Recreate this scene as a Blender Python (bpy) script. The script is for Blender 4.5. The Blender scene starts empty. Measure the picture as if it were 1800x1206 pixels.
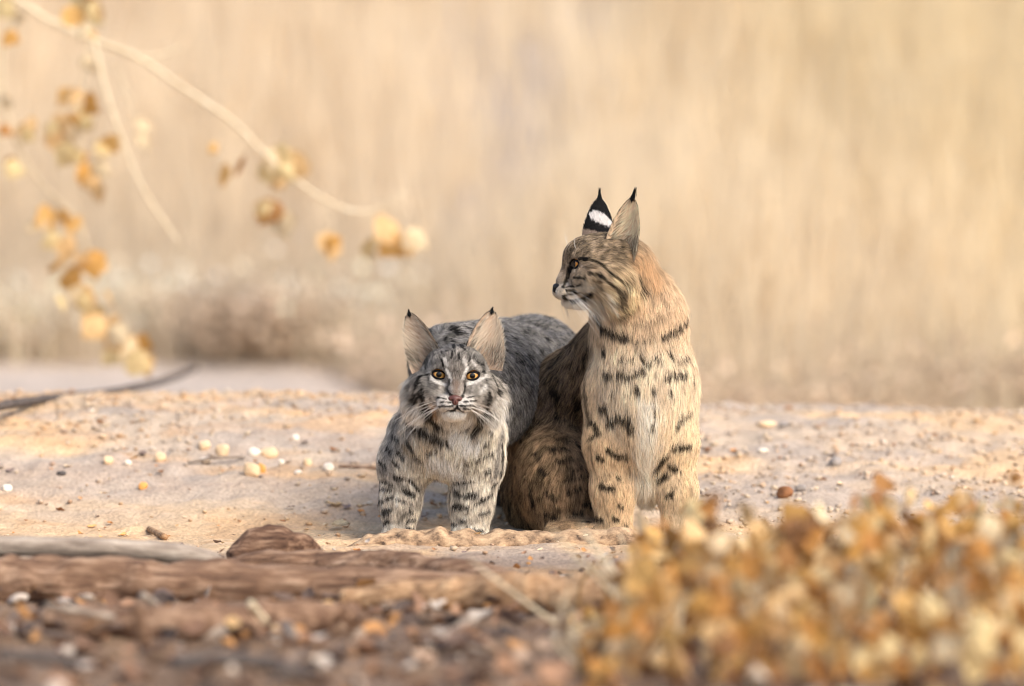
import bpy, math, random
import numpy as np
from mathutils import Vector, Matrix, Euler

scene = bpy.context.scene
COL = scene.collection

# ------------------------------------------------------------------ camera
SC = 1.75 / 1800.0                 # metres per photo pixel at the cats (15 m away)
CAM = np.array([0.0, -15.0, 1.0])
AIM = np.array([0.0, 0.0, 0.337])
FPX = np.linalg.norm(AIM - CAM) / SC
cam_d = bpy.data.cameras.new('camera')
cam = bpy.data.objects.new('camera', cam_d)
COL.objects.link(cam)
cam.location = CAM
VIEW = Vector(AIM - CAM)
cam.rotation_euler = VIEW.to_track_quat('-Z', 'Y').to_euler()
cam_d.sensor_width = 36.0
cam_d.lens = 36.0 * FPX / 1800.0
cam_d.clip_start = 0.5
cam_d.clip_end = 4000.0
cam_d.dof.use_dof = True
cam_d.dof.focus_distance = 14.93
cam_d.dof.aperture_fstop = 2.3
cam_d.dof.aperture_blades = 0
scene.camera = cam

# ------------------------------------------------------------------ light
SUN_EL, SUN_AZ = math.radians(42), math.radians(138)   # azimuth clockwise from +Y (away from camera)
world = bpy.data.worlds.new('World')
scene.world = world
world.use_nodes = True
wn = world.node_tree
sky = wn.nodes.new('ShaderNodeTexSky')
sky.sky_type = 'NISHITA'
sky.sun_disc = False
sky.sun_elevation = SUN_EL
sky.sun_rotation = SUN_AZ
sky.dust_density = 3.0
wn.links.new(sky.outputs[0], wn.nodes['Background'].inputs[0])
wn.nodes['Background'].inputs[1].default_value = 0.125
sd = bpy.data.lights.new('sun', 'SUN')
sd.energy = 1.5
sd.angle = math.radians(30)
sd.color = (1.0, 0.93, 0.82)
sun = bpy.data.objects.new('sun', sd)
COL.objects.link(sun)
to_sun = Vector((math.sin(SUN_AZ) * math.cos(SUN_EL), math.cos(SUN_AZ) * math.cos(SUN_EL), math.sin(SUN_EL)))
sun.rotation_euler = to_sun.to_track_quat('Z', 'Y').to_euler()
sun.location = to_sun * 30

vs = scene.view_settings
vs.view_transform = 'Standard'
vs.look = 'None'
vs.exposure = 1.06
vs.gamma = 1.0
scene.cycles.use_denoising = True
scene.cycles.filter_width = 1.05
scene.cycles.max_bounces = 6
scene.cycles.diffuse_bounces = 4
scene.cycles.glossy_bounces = 2
scene.cycles.transmission_bounces = 3
scene.cycles.transparent_max_bounces = 6

# ------------------------------------------------------------------ helpers
_f = (AIM - CAM) / np.linalg.norm(AIM - CAM)
_r = np.array([1.0, 0.0, 0.0])
_u = np.cross(_r, _f)


def P(px, py, y=0.0):
    """Point at depth y that was measured at photo pixel (px, py)."""
    d = _f + (px - 900.0) / FPX * _r + (603.0 - py) / FPX * _u
    return CAM + d * ((y - CAM[1]) / d[1])


def unit(v):
    v = np.asarray(v, dtype=float)
    return v / (np.linalg.norm(v, axis=-1, keepdims=True) + 1e-12)


def _hash(ix, iy, iz, seed):
    h = (ix.astype(np.int64) * 73856093) ^ (iy.astype(np.int64) * 19349663) ^ (iz.astype(np.int64) * 83492791) ^ (seed * 2654435)
    h = (h ^ (h >> 13)) * 1274126177
    h = h ^ (h >> 16)
    return (h & 0xFFFF).astype(np.float64) / 65535.0


def noise(p, scale, seed=0):
    """Smooth value noise in 0..1; p is (n, 3), scale is the feature size in metres (scalar or 3-vector)."""
    q = np.asarray(p) / np.asarray(scale)
    i = np.floor(q).astype(np.int64)
    f = q - i
    f = f * f * (3 - 2 * f)
    out = np.zeros(len(q))
    for dx in (0, 1):
        for dy in (0, 1):
            for dz in (0, 1):
                w = (f[:, 0] if dx else 1 - f[:, 0]) * (f[:, 1] if dy else 1 - f[:, 1]) * (f[:, 2] if dz else 1 - f[:, 2])
                out += w * _hash(i[:, 0] + dx, i[:, 1] + dy, i[:, 2] + dz, seed)
    return out


def fbm(p, scale, seed=0, octaves=3):
    s = np.zeros(len(p)); a = 1.0; t = 0.0
    for o in range(octaves):
        s += a * noise(p, np.asarray(scale) / 2 ** o, seed + o * 17); t += a; a *= 0.5
    return s / t


def sstep(a, b, x):
    t = np.clip((x - a) / (b - a), 0, 1)
    return t * t * (3 - 2 * t)


def srgb(r, g, b):
    c = np.array([r, g, b]) / 255.0
    return np.where(c <= 0.04045, c / 12.92, ((c + 0.055) / 1.055) ** 2.4)


def mesh_obj(name, verts, faces, mat=None, parent=None, smooth=True, tint=None):
    me = bpy.data.meshes.new(name)
    verts = np.asarray(verts, dtype=np.float32)
    if isinstance(faces, np.ndarray):
        k = faces.shape[1]
        me.vertices.add(len(verts)); me.vertices.foreach_set('co', verts.ravel())
        me.loops.add(faces.size); me.loops.foreach_set('vertex_index', faces.ravel().astype(np.int32))
        me.polygons.add(len(faces)); me.polygons.foreach_set('loop_start', np.arange(0, faces.size, k, dtype=np.int32))
        me.update(calc_edges=True)
    else:
        me.from_pydata([tuple(map(float, v)) for v in verts], [], [tuple(int(i) for i in f) for f in faces])
    if smooth:
        me.polygons.foreach_set('use_smooth', np.ones(len(me.polygons), dtype=bool))
    if tint is not None:
        a = me.attributes.new('tint', 'FLOAT_COLOR', 'POINT')
        a.data.foreach_set('color', np.column_stack([tint, np.ones(len(tint))]).astype(np.float32).ravel())
    if mat is not None:
        me.materials.append(mat)
    me.validate()
    o = bpy.data.objects.new(name, me)
    COL.objects.link(o)
    if parent is not None:
        o.parent = parent
    return o


def link_obj(name, me, parent=None):
    o = bpy.data.objects.new(name, me)
    COL.objects.link(o)
    if parent is not None:
        o.parent = parent
    return o


def empty(name, loc):
    o = bpy.data.objects.new(name, None)
    COL.objects.link(o)
    o.location = loc
    o.empty_display_size = 0.05
    return o


def tag(o, label=None, cat=None, group=None, kind=None):
    if label: o['label'] = label
    if cat: o['category'] = cat
    if group: o['group'] = group
    if kind: o['kind'] = kind
    return o


def mat_new(name):
    m = bpy.data.materials.new(name)
    m.use_nodes = True
    return m, m.node_tree.nodes, m.node_tree.links, m.node_tree.nodes['Principled BSDF']


def tint_mat(name, rough=0.8, spec=0.2, gain=1.0, translucent=0.0, speckle=None):
    """Colour comes from the 'tint' attribute stored on the geometry."""
    m, N, L, b = mat_new(name)
    a = N.new('ShaderNodeAttribute'); a.attribute_name = 'tint'
    src = a.outputs['Color']
    if gain != 1.0:
        g = N.new('ShaderNodeMix'); g.data_type = 'RGBA'; g.blend_type = 'MULTIPLY'
        g.inputs[0].default_value = 1.0
        g.inputs[7].default_value = (gain, gain, gain, 1)
        L.new(src, g.inputs[6]); src = g.outputs[2]
    if speckle:
        t = N.new('ShaderNodeTexCoord')
        n = N.new('ShaderNodeTexNoise'); n.inputs['Scale'].default_value = speckle[0]; n.inputs['Detail'].default_value = 5
        L.new(t.outputs['Object'], n.inputs['Vector'])
        mr = N.new('ShaderNodeMapRange'); mr.inputs[3].default_value = 1 - speckle[1]; mr.inputs[4].default_value = 1 + speckle[1]
        mr.inputs[1].default_value = 0.3; mr.inputs[2].default_value = 0.7
        L.new(n.outputs['Fac'], mr.inputs[0])
        g = N.new('ShaderNodeVectorMath'); g.operation = 'SCALE'
        L.new(src, g.inputs[0]); L.new(mr.outputs[0], g.inputs['Scale']); src = g.outputs[0]
        bp = N.new('ShaderNodeBump'); bp.inputs['Strength'].default_value = 0.8; bp.inputs['Distance'].default_value = 0.006
        L.new(n.outputs['Fac'], bp.inputs['Height']); L.new(bp.outputs[0], b.inputs['Normal'])
    L.new(src, b.inputs['Base Color'])
    b.inputs['Roughness'].default_value = rough
    b.inputs['Specular IOR Level'].default_value = spec
    if translucent:
        tr = N.new('ShaderNodeBsdfTranslucent'); L.new(src, tr.inputs[0])
        mx = N.new('ShaderNodeMixShader'); mx.inputs[0].default_value = translucent
        L.new(b.outputs[0], mx.inputs[1]); L.new(tr.outputs[0], mx.inputs[2])
        L.new(mx.outputs[0], N['Material Output'].inputs[0])
    return m


def plain_mat(name, col, rough=0.6, spec=0.3, coat=0.0, vary=0.0, scale=200.0):
    m, N, L, b = mat_new(name)
    b.inputs['Base Color'].default_value = (*col, 1)
    b.inputs['Roughness'].default_value = rough
    b.inputs['Specular IOR Level'].default_value = spec
    b.inputs['Coat Weight'].default_value = coat
    b.inputs['Coat Roughness'].default_value = 0.05
    if vary:
        t = N.new('ShaderNodeTexCoord')
        n = N.new('ShaderNodeTexNoise'); n.inputs['Scale'].default_value = scale; n.inputs['Detail'].default_value = 4
        L.new(t.outputs['Object'], n.inputs['Vector'])
        r = N.new('ShaderNodeValToRGB')
        r.color_ramp.elements[0].color = (*[c * (1 - vary) for c in col], 1); r.color_ramp.elements[0].position = 0.3
        r.color_ramp.elements[1].color = (*[min(1, c * (1 + vary)) for c in col], 1); r.color_ramp.elements[1].position = 0.7
        L.new(n.outputs['Fac'], r.inputs[0]); L.new(r.outputs[0], b.inputs['Base Color'])
        bp = N.new('ShaderNodeBump'); bp.inputs['Strength'].default_value = 0.3; bp.inputs['Distance'].default_value = 0.002
        L.new(n.outputs['Fac'], bp.inputs['Height']); L.new(bp.outputs[0], b.inputs['Normal'])
    return m


# ------------------------------------------------------------------ implicit surfaces -> one continuous mesh
def d_cone(p, a, b, ra, rb):
    ab = b - a
    t = np.clip(((p - a) @ ab) / (ab @ ab), 0, 1)
    return np.linalg.norm(p - a - t[:, None] * ab, axis=1) - (ra + (rb - ra) * t)


def d_ell(p, c, r, R=None):
    q = p - c
    if R is not None:
        q = q @ R                      # columns of R are the local axes
    k0 = np.linalg.norm(q / r, axis=1)
    k1 = np.linalg.norm(q / (r * r), axis=1)
    return k0 * (k0 - 1.0) / (k1 + 1e-9)


def prim_d(pr, p):
    if pr['t'] == 'cone':
        return d_cone(p, pr['a'], pr['b'], pr['ra'], pr['rb'])
    return d_ell(p, pr['c'], pr['r'], pr.get('R'))


def field(prims, p):
    d = None
    for pr in prims:
        di = prim_d(pr, p)
        k = pr['k']
        if pr.get('cut'):
            h = np.clip(0.5 - 0.5 * (d + di) / k, 0, 1)
            d = d * (1 - h) - di * h + k * h * (1 - h)
        elif d is None:
            d = di
        else:
            h = np.clip(0.5 + 0.5 * (d - di) / k, 0, 1)
            d = d * (1 - h) + di * h - k * h * (1 - h)
    return d


def polygonise(fn, lo, hi, h):
    """Sparse surface nets: returns vertices and quads of fn = 0."""
    lo = np.asarray(lo, float); hi = np.asarray(hi, float)
    nb = np.ceil((hi - lo) / (4 * h)).astype(int) + 1
    bi = np.stack(np.meshgrid(*[np.arange(n) for n in nb], indexing='ij'), -1).reshape(-1, 3)
    dc = fn(lo + (bi * 4 + 1.5) * h)
    D = np.repeat(np.repeat(np.repeat(np.where(dc < 0, -1.0, 1.0).astype(np.float32).reshape(nb), 4, 0), 4, 1), 4, 2)
    act = bi[np.abs(dc) < 4 * h * 1.7]
    off = np.stack(np.meshgrid(*[np.arange(4)] * 3, indexing='ij'), -1).reshape(-1, 3)
    nodes = (act[:, None, :] * 4 + off[None]).reshape(-1, 3)
    vals = np.concatenate([fn(lo + c * h) for c in np.array_split(nodes, max(1, len(nodes) // 300000))])
    D[nodes[:, 0], nodes[:, 1], nodes[:, 2]] = vals
    I = D < 0
    s = I[:-1, :-1, :-1].astype(np.int8)
    n = np.zeros_like(s)
    for dx in (0, 1):
        for dy in (0, 1):
            for dz in (0, 1):
                n += I[dx:I.shape[0] - 1 + dx, dy:I.shape[1] - 1 + dy, dz:I.shape[2] - 1 + dz]
    cells = np.argwhere((n > 0) & (n < 8))
    idx = -np.ones(n.shape, dtype=np.int64)
    idx[cells[:, 0], cells[:, 1], cells[:, 2]] = np.arange(len(cells))
    corner = np.array([[a, b, c] for a in (0, 1) for b in (0, 1) for c in (0, 1)])
    cv = np.stack([D[cells[:, 0] + c[0], cells[:, 1] + c[1], cells[:, 2] + c[2]] for c in corner], 1)
    acc = np.zeros((len(cells), 3)); cnt = np.zeros(len(cells))
    for i in range(8):
        for j in range(i + 1, 8):
            if np.abs(corner[i] - corner[j]).sum() != 1: continue
            a, b = cv[:, i], cv[:, j]
            m = (a < 0) != (b < 0)
            t = np.where(m, a / np.where(np.abs(a - b) < 1e-9, 1e-9, a - b), 0)
            acc += np.where(m[:, None], corner[i] + t[:, None] * (corner[j] - corner[i]), 0); cnt += m
    V = lo + (cells + acc / cnt[:, None]) * h
    quads = []
    for ax in range(3):
        o1, o2 = [(1, 2), (2, 0), (0, 1)][ax]
        sl0 = [slice(None)] * 3; sl1 = [slice(None)] * 3
        sl0[ax] = slice(0, -1); sl1[ax] = slice(1, None)
        e = np.argwhere(I[tuple(sl0)] != I[tuple(sl1)])
        e = e[(e[:, o1] > 0) & (e[:, o2] > 0) & (e[:, o1] < n.shape[o1]) & (e[:, o2] < n.shape[o2])]
        u1 = np.zeros(3, int); u1[o1] = 1
        u2 = np.zeros(3, int); u2[o2] = 1
        q = np.stack([idx[tuple((e - u1 - u2).T)], idx[tuple((e - u2).T)], idx[tuple(e.T)], idx[tuple((e - u1).T)]], 1)
        flip = ~I[tuple(e.T)]
        q[flip] = q[flip][:, ::-1]
        quads.append(q)
    Q = np.concatenate(quads)
    return V, Q[(Q >= 0).all(1)]


def vert_normals(V, Q):
    n = np.zeros_like(V)
    fn = np.cross(V[Q[:, 2]] - V[Q[:, 0]], V[Q[:, 3]] - V[Q[:, 1]])
    for k in range(4):
        for c in range(3):
            n[:, c] += np.bincount(Q[:, k], fn[:, c], len(V))
    return unit(n)
# ------------------------------------------------------------------ the bobcats
FUR_LEN = 0.8
H_NOSE = np.array([0.0, -0.079, -0.042])


def rot_head(yaw, pitch, roll):
    return np.array(Euler((math.radians(pitch), math.radians(roll), math.radians(yaw)), 'ZXY' if False else 'XYZ').to_matrix())


class Cat:
    def __init__(self, seed):
        self.prims = []
        self.rng = np.random.default_rng(seed)
        self.marks = []
        self.ears = []
        self.seed = seed

    # body primitives measured in photo pixels and depth
    def limb(self, pts, k, flow, L, col, griz=0.35, lift=0.3):
        for (p, q) in zip(pts[:-1], pts[1:]):
            self.prims.append(dict(t='cone', a=P(*p[:3]), b=P(*q[:3]), ra=p[3] * SC, rb=q[3] * SC, k=k, flow=unit(flow), L=L, col=np.asarray(col), griz=griz, lift=lift))

    def blob(self, px, py, y, r, k, flow, L, col, griz=0.35, lift=0.3, rot=None):
        R = np.array(Euler([math.radians(a) for a in rot]).to_matrix()) if rot else None
        self.prims.append(dict(t='ell', c=P(px, py, y), r=np.asarray(r) * SC, R=R, k=k, flow=unit(flow), L=L, col=np.asarray(col), griz=griz, lift=lift))

    # head primitives in the head's own frame (metres; -Y forward, Z up)
    def hw(self, q):
        return self.ho + self.hR @ (np.asarray(q, float) * self.hs)

    def hl(self, p):
        return ((p - self.ho) @ self.hR) / self.hs

    def hell(self, c, r, k, L, col, griz=0.35, lift=0.22, cut=False, rot=None):
        R = self.hR
        if rot: R = R @ np.array(Euler([math.radians(a) for a in rot]).to_matrix())
        self.prims.append(dict(t='ell', c=self.hw(c), r=np.asarray(r, float) * self.hs, R=R, k=k, flow='head', L=L, col=np.asarray(col), griz=griz, lift=lift, cut=cut))

    def hcone(self, a, b, ra, rb, k, L, col, griz=0.35, lift=0.2, cut=False):
        self.prims.append(dict(t='cone', a=self.hw(a), b=self.hw(b), ra=ra * self.hs, rb=rb * self.hs, k=k, flow='head', L=L, col=np.asarray(col), griz=griz, lift=lift, cut=cut))

    def head(self, o, yaw, pitch, roll, s, c):
        """c: colours dict top, bridge, cheek, pad, chin, ruff"""
        self.ho = np.asarray(o, float); self.hs = s
        self.hR = np.array((Matrix.Rotation(math.radians(yaw), 3, 'Z') @ Matrix.Rotation(math.radians(pitch), 3, 'X') @ Matrix.Rotation(math.radians(roll), 3, 'Y')))
        self.hell((0, 0.004, 0.006), (0.055, 0.064, 0.045), 0.015, 0.011, c['top'], 0.5)
        self.hell((0, -0.030, 0.012), (0.040, 0.031, 0.028), 0.016, 0.008, c['brow'], 0.45)
        for s_ in (-1, 1):
            self.hell((s_ * 0.040, -0.012, -0.024), (0.032, 0.038, 0.032), 0.014, 0.012, c['cheek'], 0.4)
            self.hell((s_ * 0.058, 0.014, -0.040), (0.026, 0.030, 0.036), 0.018, 0.036, c['ruff'], 0.35, 0.45)
        self.hcone((0, -0.040, 0.006), (0, -0.067, -0.031), 0.019, 0.0115, 0.012, 0.005, c['bridge'], 0.25, 0.15)
        for s_ in (-1, 1):
            self.hell((s_ * 0.0125, -0.060, -0.048), (0.0185, 0.0215, 0.0145), 0.007, 0.006, c['pad'], 0.2, 0.2)
            self.hell((s_ * 0.030, -0.040, -0.028), (0.018, 0.020, 0.017), 0.012, 0.007, c['cheek'], 0.35, 0.2)
        self.hell((0, -0.049, -0.064), (0.0185, 0.019, 0.0105), 0.006, 0.014, c['chin'], 0.1, 0.32)
        self.hcone((0, -0.026, -0.050), (0, 0.02, -0.045), 0.021, 0.034, 0.018, 0.030, c['chin'], 0.2, 0.35)
        self.eye_c = [np.array((s_ * 0.0275, -0.0385, 0.0)) for s_ in (-1, 1)]
        for s_, e in zip((-1, 1), self.eye_c):
            self.hell(e + np.array((0, 0, 0.001)), (0.0160, 0.0150, 0.0146), 0.007, 0.005, c['cheek'], 0.3, 0.1)
        for s_, e in zip((-1, 1), self.eye_c):
            self.hell(e + np.array((s_ * 0.0008, -0.0125, 0)), (0.0134, 0.0135, 0.0090), 0.0015, 0.005, c['cheek'], cut=True, rot=(0, -s_ * 9, s_ * 8))
        # mouth slit
        for s_ in (-1, 1):
            self.hcone((0, -0.078, -0.0575), (s_ * 0.016, -0.064, -0.0615), 0.0016, 0.0016, 0.002, 0.005, c['pad'], cut=True)
            self.hcone((s_ * 0.016, -0.064, -0.0615), (s_ * 0.027, -0.044, -0.057), 0.0016, 0.0014, 0.002, 0.005, c['pad'], cut=True)

    def add_ear(self, base, axis, opening, H, W, cup, lean, side_sign):
        self.ears.append(dict(base=np.array(base), axis=unit(axis), open=unit(opening), H=H, W=W, cup=cup, lean=lean, s=side_sign))

    def ear_mesh(self, e):
        ax = e['axis']; op = unit(e['open'] - ax * (e['open'] @ ax)); sd_ = np.cross(ax, op)
        if sd_ @ np.array((e['s'], 0, 0)) < 0: sd_ = -sd_     # +u is the outer edge
        nu, nt = 25, 28
        u = np.linspace(-1, 1, nu); t = np.linspace(0, 1, nt)
        T, U = np.meshgrid(t, u, indexing='ij'); T = T.ravel(); U = U.ravel()
        w = np.interp(T, [0, .12, .3, .5, .7, .86, .95, 1], [1.0, 1.02, .99, .88, .69, .45, .27, .06]) * e['W'] / 2
        front = e['base'] + np.outer(e['H'] * T, ax) + np.outer(w * U + e['lean'] * T ** 1.5, sd_) \
            - np.outer(e['cup'] * (1 - U * U) * (1 - T) ** 0.55 * (0.4 + 0.6 * (1 - T)), op)
        th = 0.0045 * np.clip(1 - U * U, 0, 1) ** 0.5 * np.clip(1 - T, 0, 1) ** 0.35 + 0.0006
        back = front - np.outer(th, op)
        Wd = lambda a: self.ho + (a * self.hs) @ self.hR.T
        i = (np.arange(nt - 1)[:, None] * nu + np.arange(nu - 1)[None]).ravel()
        q = np.stack([i, i + 1, i + nu + 1, i + nu], 1)
        V = np.concatenate([Wd(front), Wd(back)])
        F1 = q; F2 = q[:, ::-1] + nu * nt
        n = np.cross(V[F1[0, 1]] - V[F1[0, 0]], V[F1[0, 3]] - V[F1[0, 0]])
        if n @ (self.hR @ op) < 0:
            F1, F2 = F1[:, ::-1], F2[:, ::-1]
        Q = np.concatenate([F1, F2])
        return dict(V=V, Q=Q, inner=np.r_[np.ones(nu * nt), np.zeros(nu * nt)], u=np.r_[U, U], t=np.r_[T, T], ax=self.hR @ ax, sd=self.hR @ sd_, op=self.hR @ op,
                    tip=Wd((e['base'] + e['H'] * ax + e['lean'] * sd_)[None])[0])

    # weights of the primitives at surface points -> flow, fur length, colour
    def blend(self, p):
        add = [pr for pr in self.prims if not pr.get('cut')]
        d = np.stack([prim_d(pr, p) for pr in add], 1)
        w = np.exp(-(d - d.min(1, keepdims=True)) / 0.0075)
        w /= w.sum(1, keepdims=True)
        q = self.hl(p)
        fh = unit(q - np.array((0, -0.070, -0.034)))
        fh[:, 1] += 0.55
        low = sstep(-0.030, -0.060, q[:, 2])
        fh[:, 2] -= 1.3 * low * sstep(-0.075, -0.03, q[:, 1])
        side = sstep(0.038, 0.062, np.abs(q[:, 0])) * sstep(0.012, -0.02, q[:, 2])
        fh[:, 0] += 0.9 * side * np.sign(q[:, 0]); fh[:, 2] -= 0.9 * side
        fh = unit(fh) @ self.hR.T
        flow = np.zeros_like(p); L = np.zeros(len(p)); col = np.zeros_like(p); gz = np.zeros(len(p)); lf = np.zeros(len(p)); hd = np.zeros(len(p))
        for i, pr in enumerate(add):
            wi = w[:, i]
            if isinstance(pr['flow'], str):
                flow += wi[:, None] * fh; hd += wi
            else:
                flow += wi[:, None] * pr['flow']
            L += wi * pr['L'] * FUR_LEN; gz += wi * pr['griz']; lf += wi * pr['lift']
            col += wi[:, None] * pr['col']
        return flow, L, col, gz, lf, hd

    def mark(self, pts, w, col=None, s=0.95):
        self.marks.append((pts, w * (1.2 if col is None else 1.0), col, s))

    def build_marks(self, V):
        rel = V - CAM
        dep = rel @ _f
        u = 900 + (rel @ _r) / dep * FPX; v = 603 - (rel @ _u) / dep * FPX
        def anchor(px, py):
            for rad in (4, 9, 18, 40):
                dd = np.hypot(u - px, v - py)
                m = np.where(dd < rad)[0]
                if len(m):
                    yy = V[m, 1]
                    g = m[yy < yy.min() + 0.03]
                    return P(px, py, V[g[np.argmin(dd[g])], 1])
            return P(px, py, 0)
        def fine(pts):
            out = [pts[0]]
            for a_, b_ in zip(pts[:-1], pts[1:]):
                n_ = max(1, int(math.hypot(b_[0] - a_[0], b_[1] - a_[1]) / 5))
                out += [(a_[0] + (b_[0] - a_[0]) * i / n_, a_[1] + (b_[1] - a_[1]) * i / n_) for i in range(1, n_ + 1)]
            return out
        self.m3 = [(np.array([anchor(*p) for p in fine(pts)]), w * SC * 0.5, col, s) for pts, w, col, s in self.marks]

    def paint(self, q, col):
        nj = fbm(q, 0.006, self.seed + 5, 2) - 0.5
        nk = noise(q, 0.0022, self.seed + 6) - 0.5
        for pts, w, mc, s in self.m3:
            lo = pts.min(0) - 3 * w - 0.01; hi = pts.max(0) + 3 * w + 0.01
            m = np.where(((q > lo) & (q < hi)).all(1))[0]
            if not len(m): continue
            qq = q[m]
            d = np.full(len(qq), 9.0)
            segs = [(pts[0], pts[0] + 1e-6)] if len(pts) == 1 else list(zip(pts[:-1], pts[1:]))
            for a, b in segs:
                d = np.minimum(d, d_cone(qq, a, b, 0, 0))
            d = d + w * (0.9 + 0.9 * min(1, w / 0.005)) * nj[m] + min(w, 0.003) * 0.8 * nk[m]
            k = (1 - (sstep(w * 0.75, w * 1.25, d) if mc is None else sstep(w * 0.2, w * 1.7, d))) * s
            c = DARK if mc is None else np.asarray(mc)
            col[m] = col[m] * (1 - k[:, None]) + c * k[:, None]
        return col

    def strands(self, root, n, flow, L, lift, col, r, clump=0.35, jit=0.34, grav=0.12):
        """Return K points per strand, colour and radius."""
        rng = self.rng; N = len(root)
        flow = unit(flow) + 0.7 * np.stack([noise(root, 0.022, 201 + c_) - 0.5 for c_ in range(3)], 1)
        t = flow - (flow * n).sum(1, keepdims=True) * n
        t = unit(t + jit * rng.normal(size=(N, 3)) * 0.6)
        t = unit(t - (t * n).sum(1, keepdims=True) * n * 0.8)
        L = L * rng.uniform(0.7, 1.2, N)
        lift = np.clip(lift + rng.normal(0, 0.10, N), 0.05, 0.9)
        S = np.array([0, .33, .68, 1.0])
        pts = np.zeros((N, 4, 3))
        for k, s in enumerate(S):
            pts[:, k] = root + L[:, None] * (t * (s * (1 - 0.35 * lift[:, None])) + n * (lift * s * (1.0 - 0.5 * s))[:, None])
            pts[:, k, 2] -= L * grav * s * s
        # clumps: neighbouring strands lean towards a shared tip
        cs = 0.0035
        wq = root + 0.5 * cs * np.stack([noise(root, cs * 1.7, 71), noise(root, cs * 1.7, 72), noise(root, cs * 1.7, 73)], 1)
        ci = np.floor(wq / cs).astype(np.int64)
        key = (ci[:, 0] * 92821 + ci[:, 1]) * 68917 + ci[:, 2]
        _, inv = np.unique(key, return_inverse=True)
        cnt = np.bincount(inv)
        for k, s in enumerate(S):
            if s == 0: continue
            for c in range(3):
                mean = np.bincount(inv, pts[:, k, c]) / cnt
                pts[:, k, c] += (mean[inv] - pts[:, k, c]) * clump * s * s
        cl = rng.normal(0, 1, len(cnt))[inv]
        return pts, cl, np.stack([r, r * 0.95, r * 0.65, r * 0.15], 1)


DARK = srgb(24, 21, 20)


def fur_curves(name, pts, cols, rad, mat, parent):
    N, K = pts.shape[:2]
    cd = bpy.data.hair_curves.new(name)
    cd.add_curves([K] * N)
    cd.attributes['position'].data.foreach_set('vector', pts.astype(np.float32).ravel())
    a = cd.attributes.get('radius') or cd.attributes.new('radius', 'FLOAT', 'POINT')
    a.data.foreach_set('value', rad.astype(np.float32).ravel())
    c = cd.attributes.new('tint', 'FLOAT_COLOR', 'POINT')
    c.data.foreach_set('color', np.concatenate([cols, np.ones((N, K, 1))], 2).astype(np.float32).ravel())
    cd.materials.append(mat)
    o = bpy.data.objects.new(name, cd)
    COL.objects.link(o)
    o.parent = parent
    return o


def sample(V, Q, N_, dens, rng):
    """Random roots on quads with a density (per square metre) per vertex."""
    T = np.concatenate([Q[:, [0, 1, 2]], Q[:, [0, 2, 3]]])
    A = 0.5 * np.linalg.norm(np.cross(V[T[:, 1]] - V[T[:, 0]], V[T[:, 2]] - V[T[:, 0]]), axis=1)
    lam = A * dens[T].mean(1)
    cnt = rng.poisson(lam)
    ti = np.repeat(np.arange(len(T)), cnt)
    a = rng.random(len(ti)); b = rng.random(len(ti))
    f = a + b > 1; a[f] = 1 - a[f]; b[f] = 1 - b[f]
    w = np.stack([1 - a - b, a, b], 1)
    tv = T[ti]
    root = (V[tv] * w[:, :, None]).sum(1)
    nrm = unit((N_[tv] * w[:, :, None]).sum(1))
    return root, nrm, tv, w


M_FUR = tint_mat('fur', rough=0.6, spec=0.12)
M_SKIN = tint_mat('undercoat', rough=0.9, spec=0.05)
M_WHISK = plain_mat('whisker', (0.8, 0.76, 0.7), 0.35, 0.5)
M_LID = plain_mat('eyelid_skin', (0.006, 0.005, 0.005), 0.5, 0.15)


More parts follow.
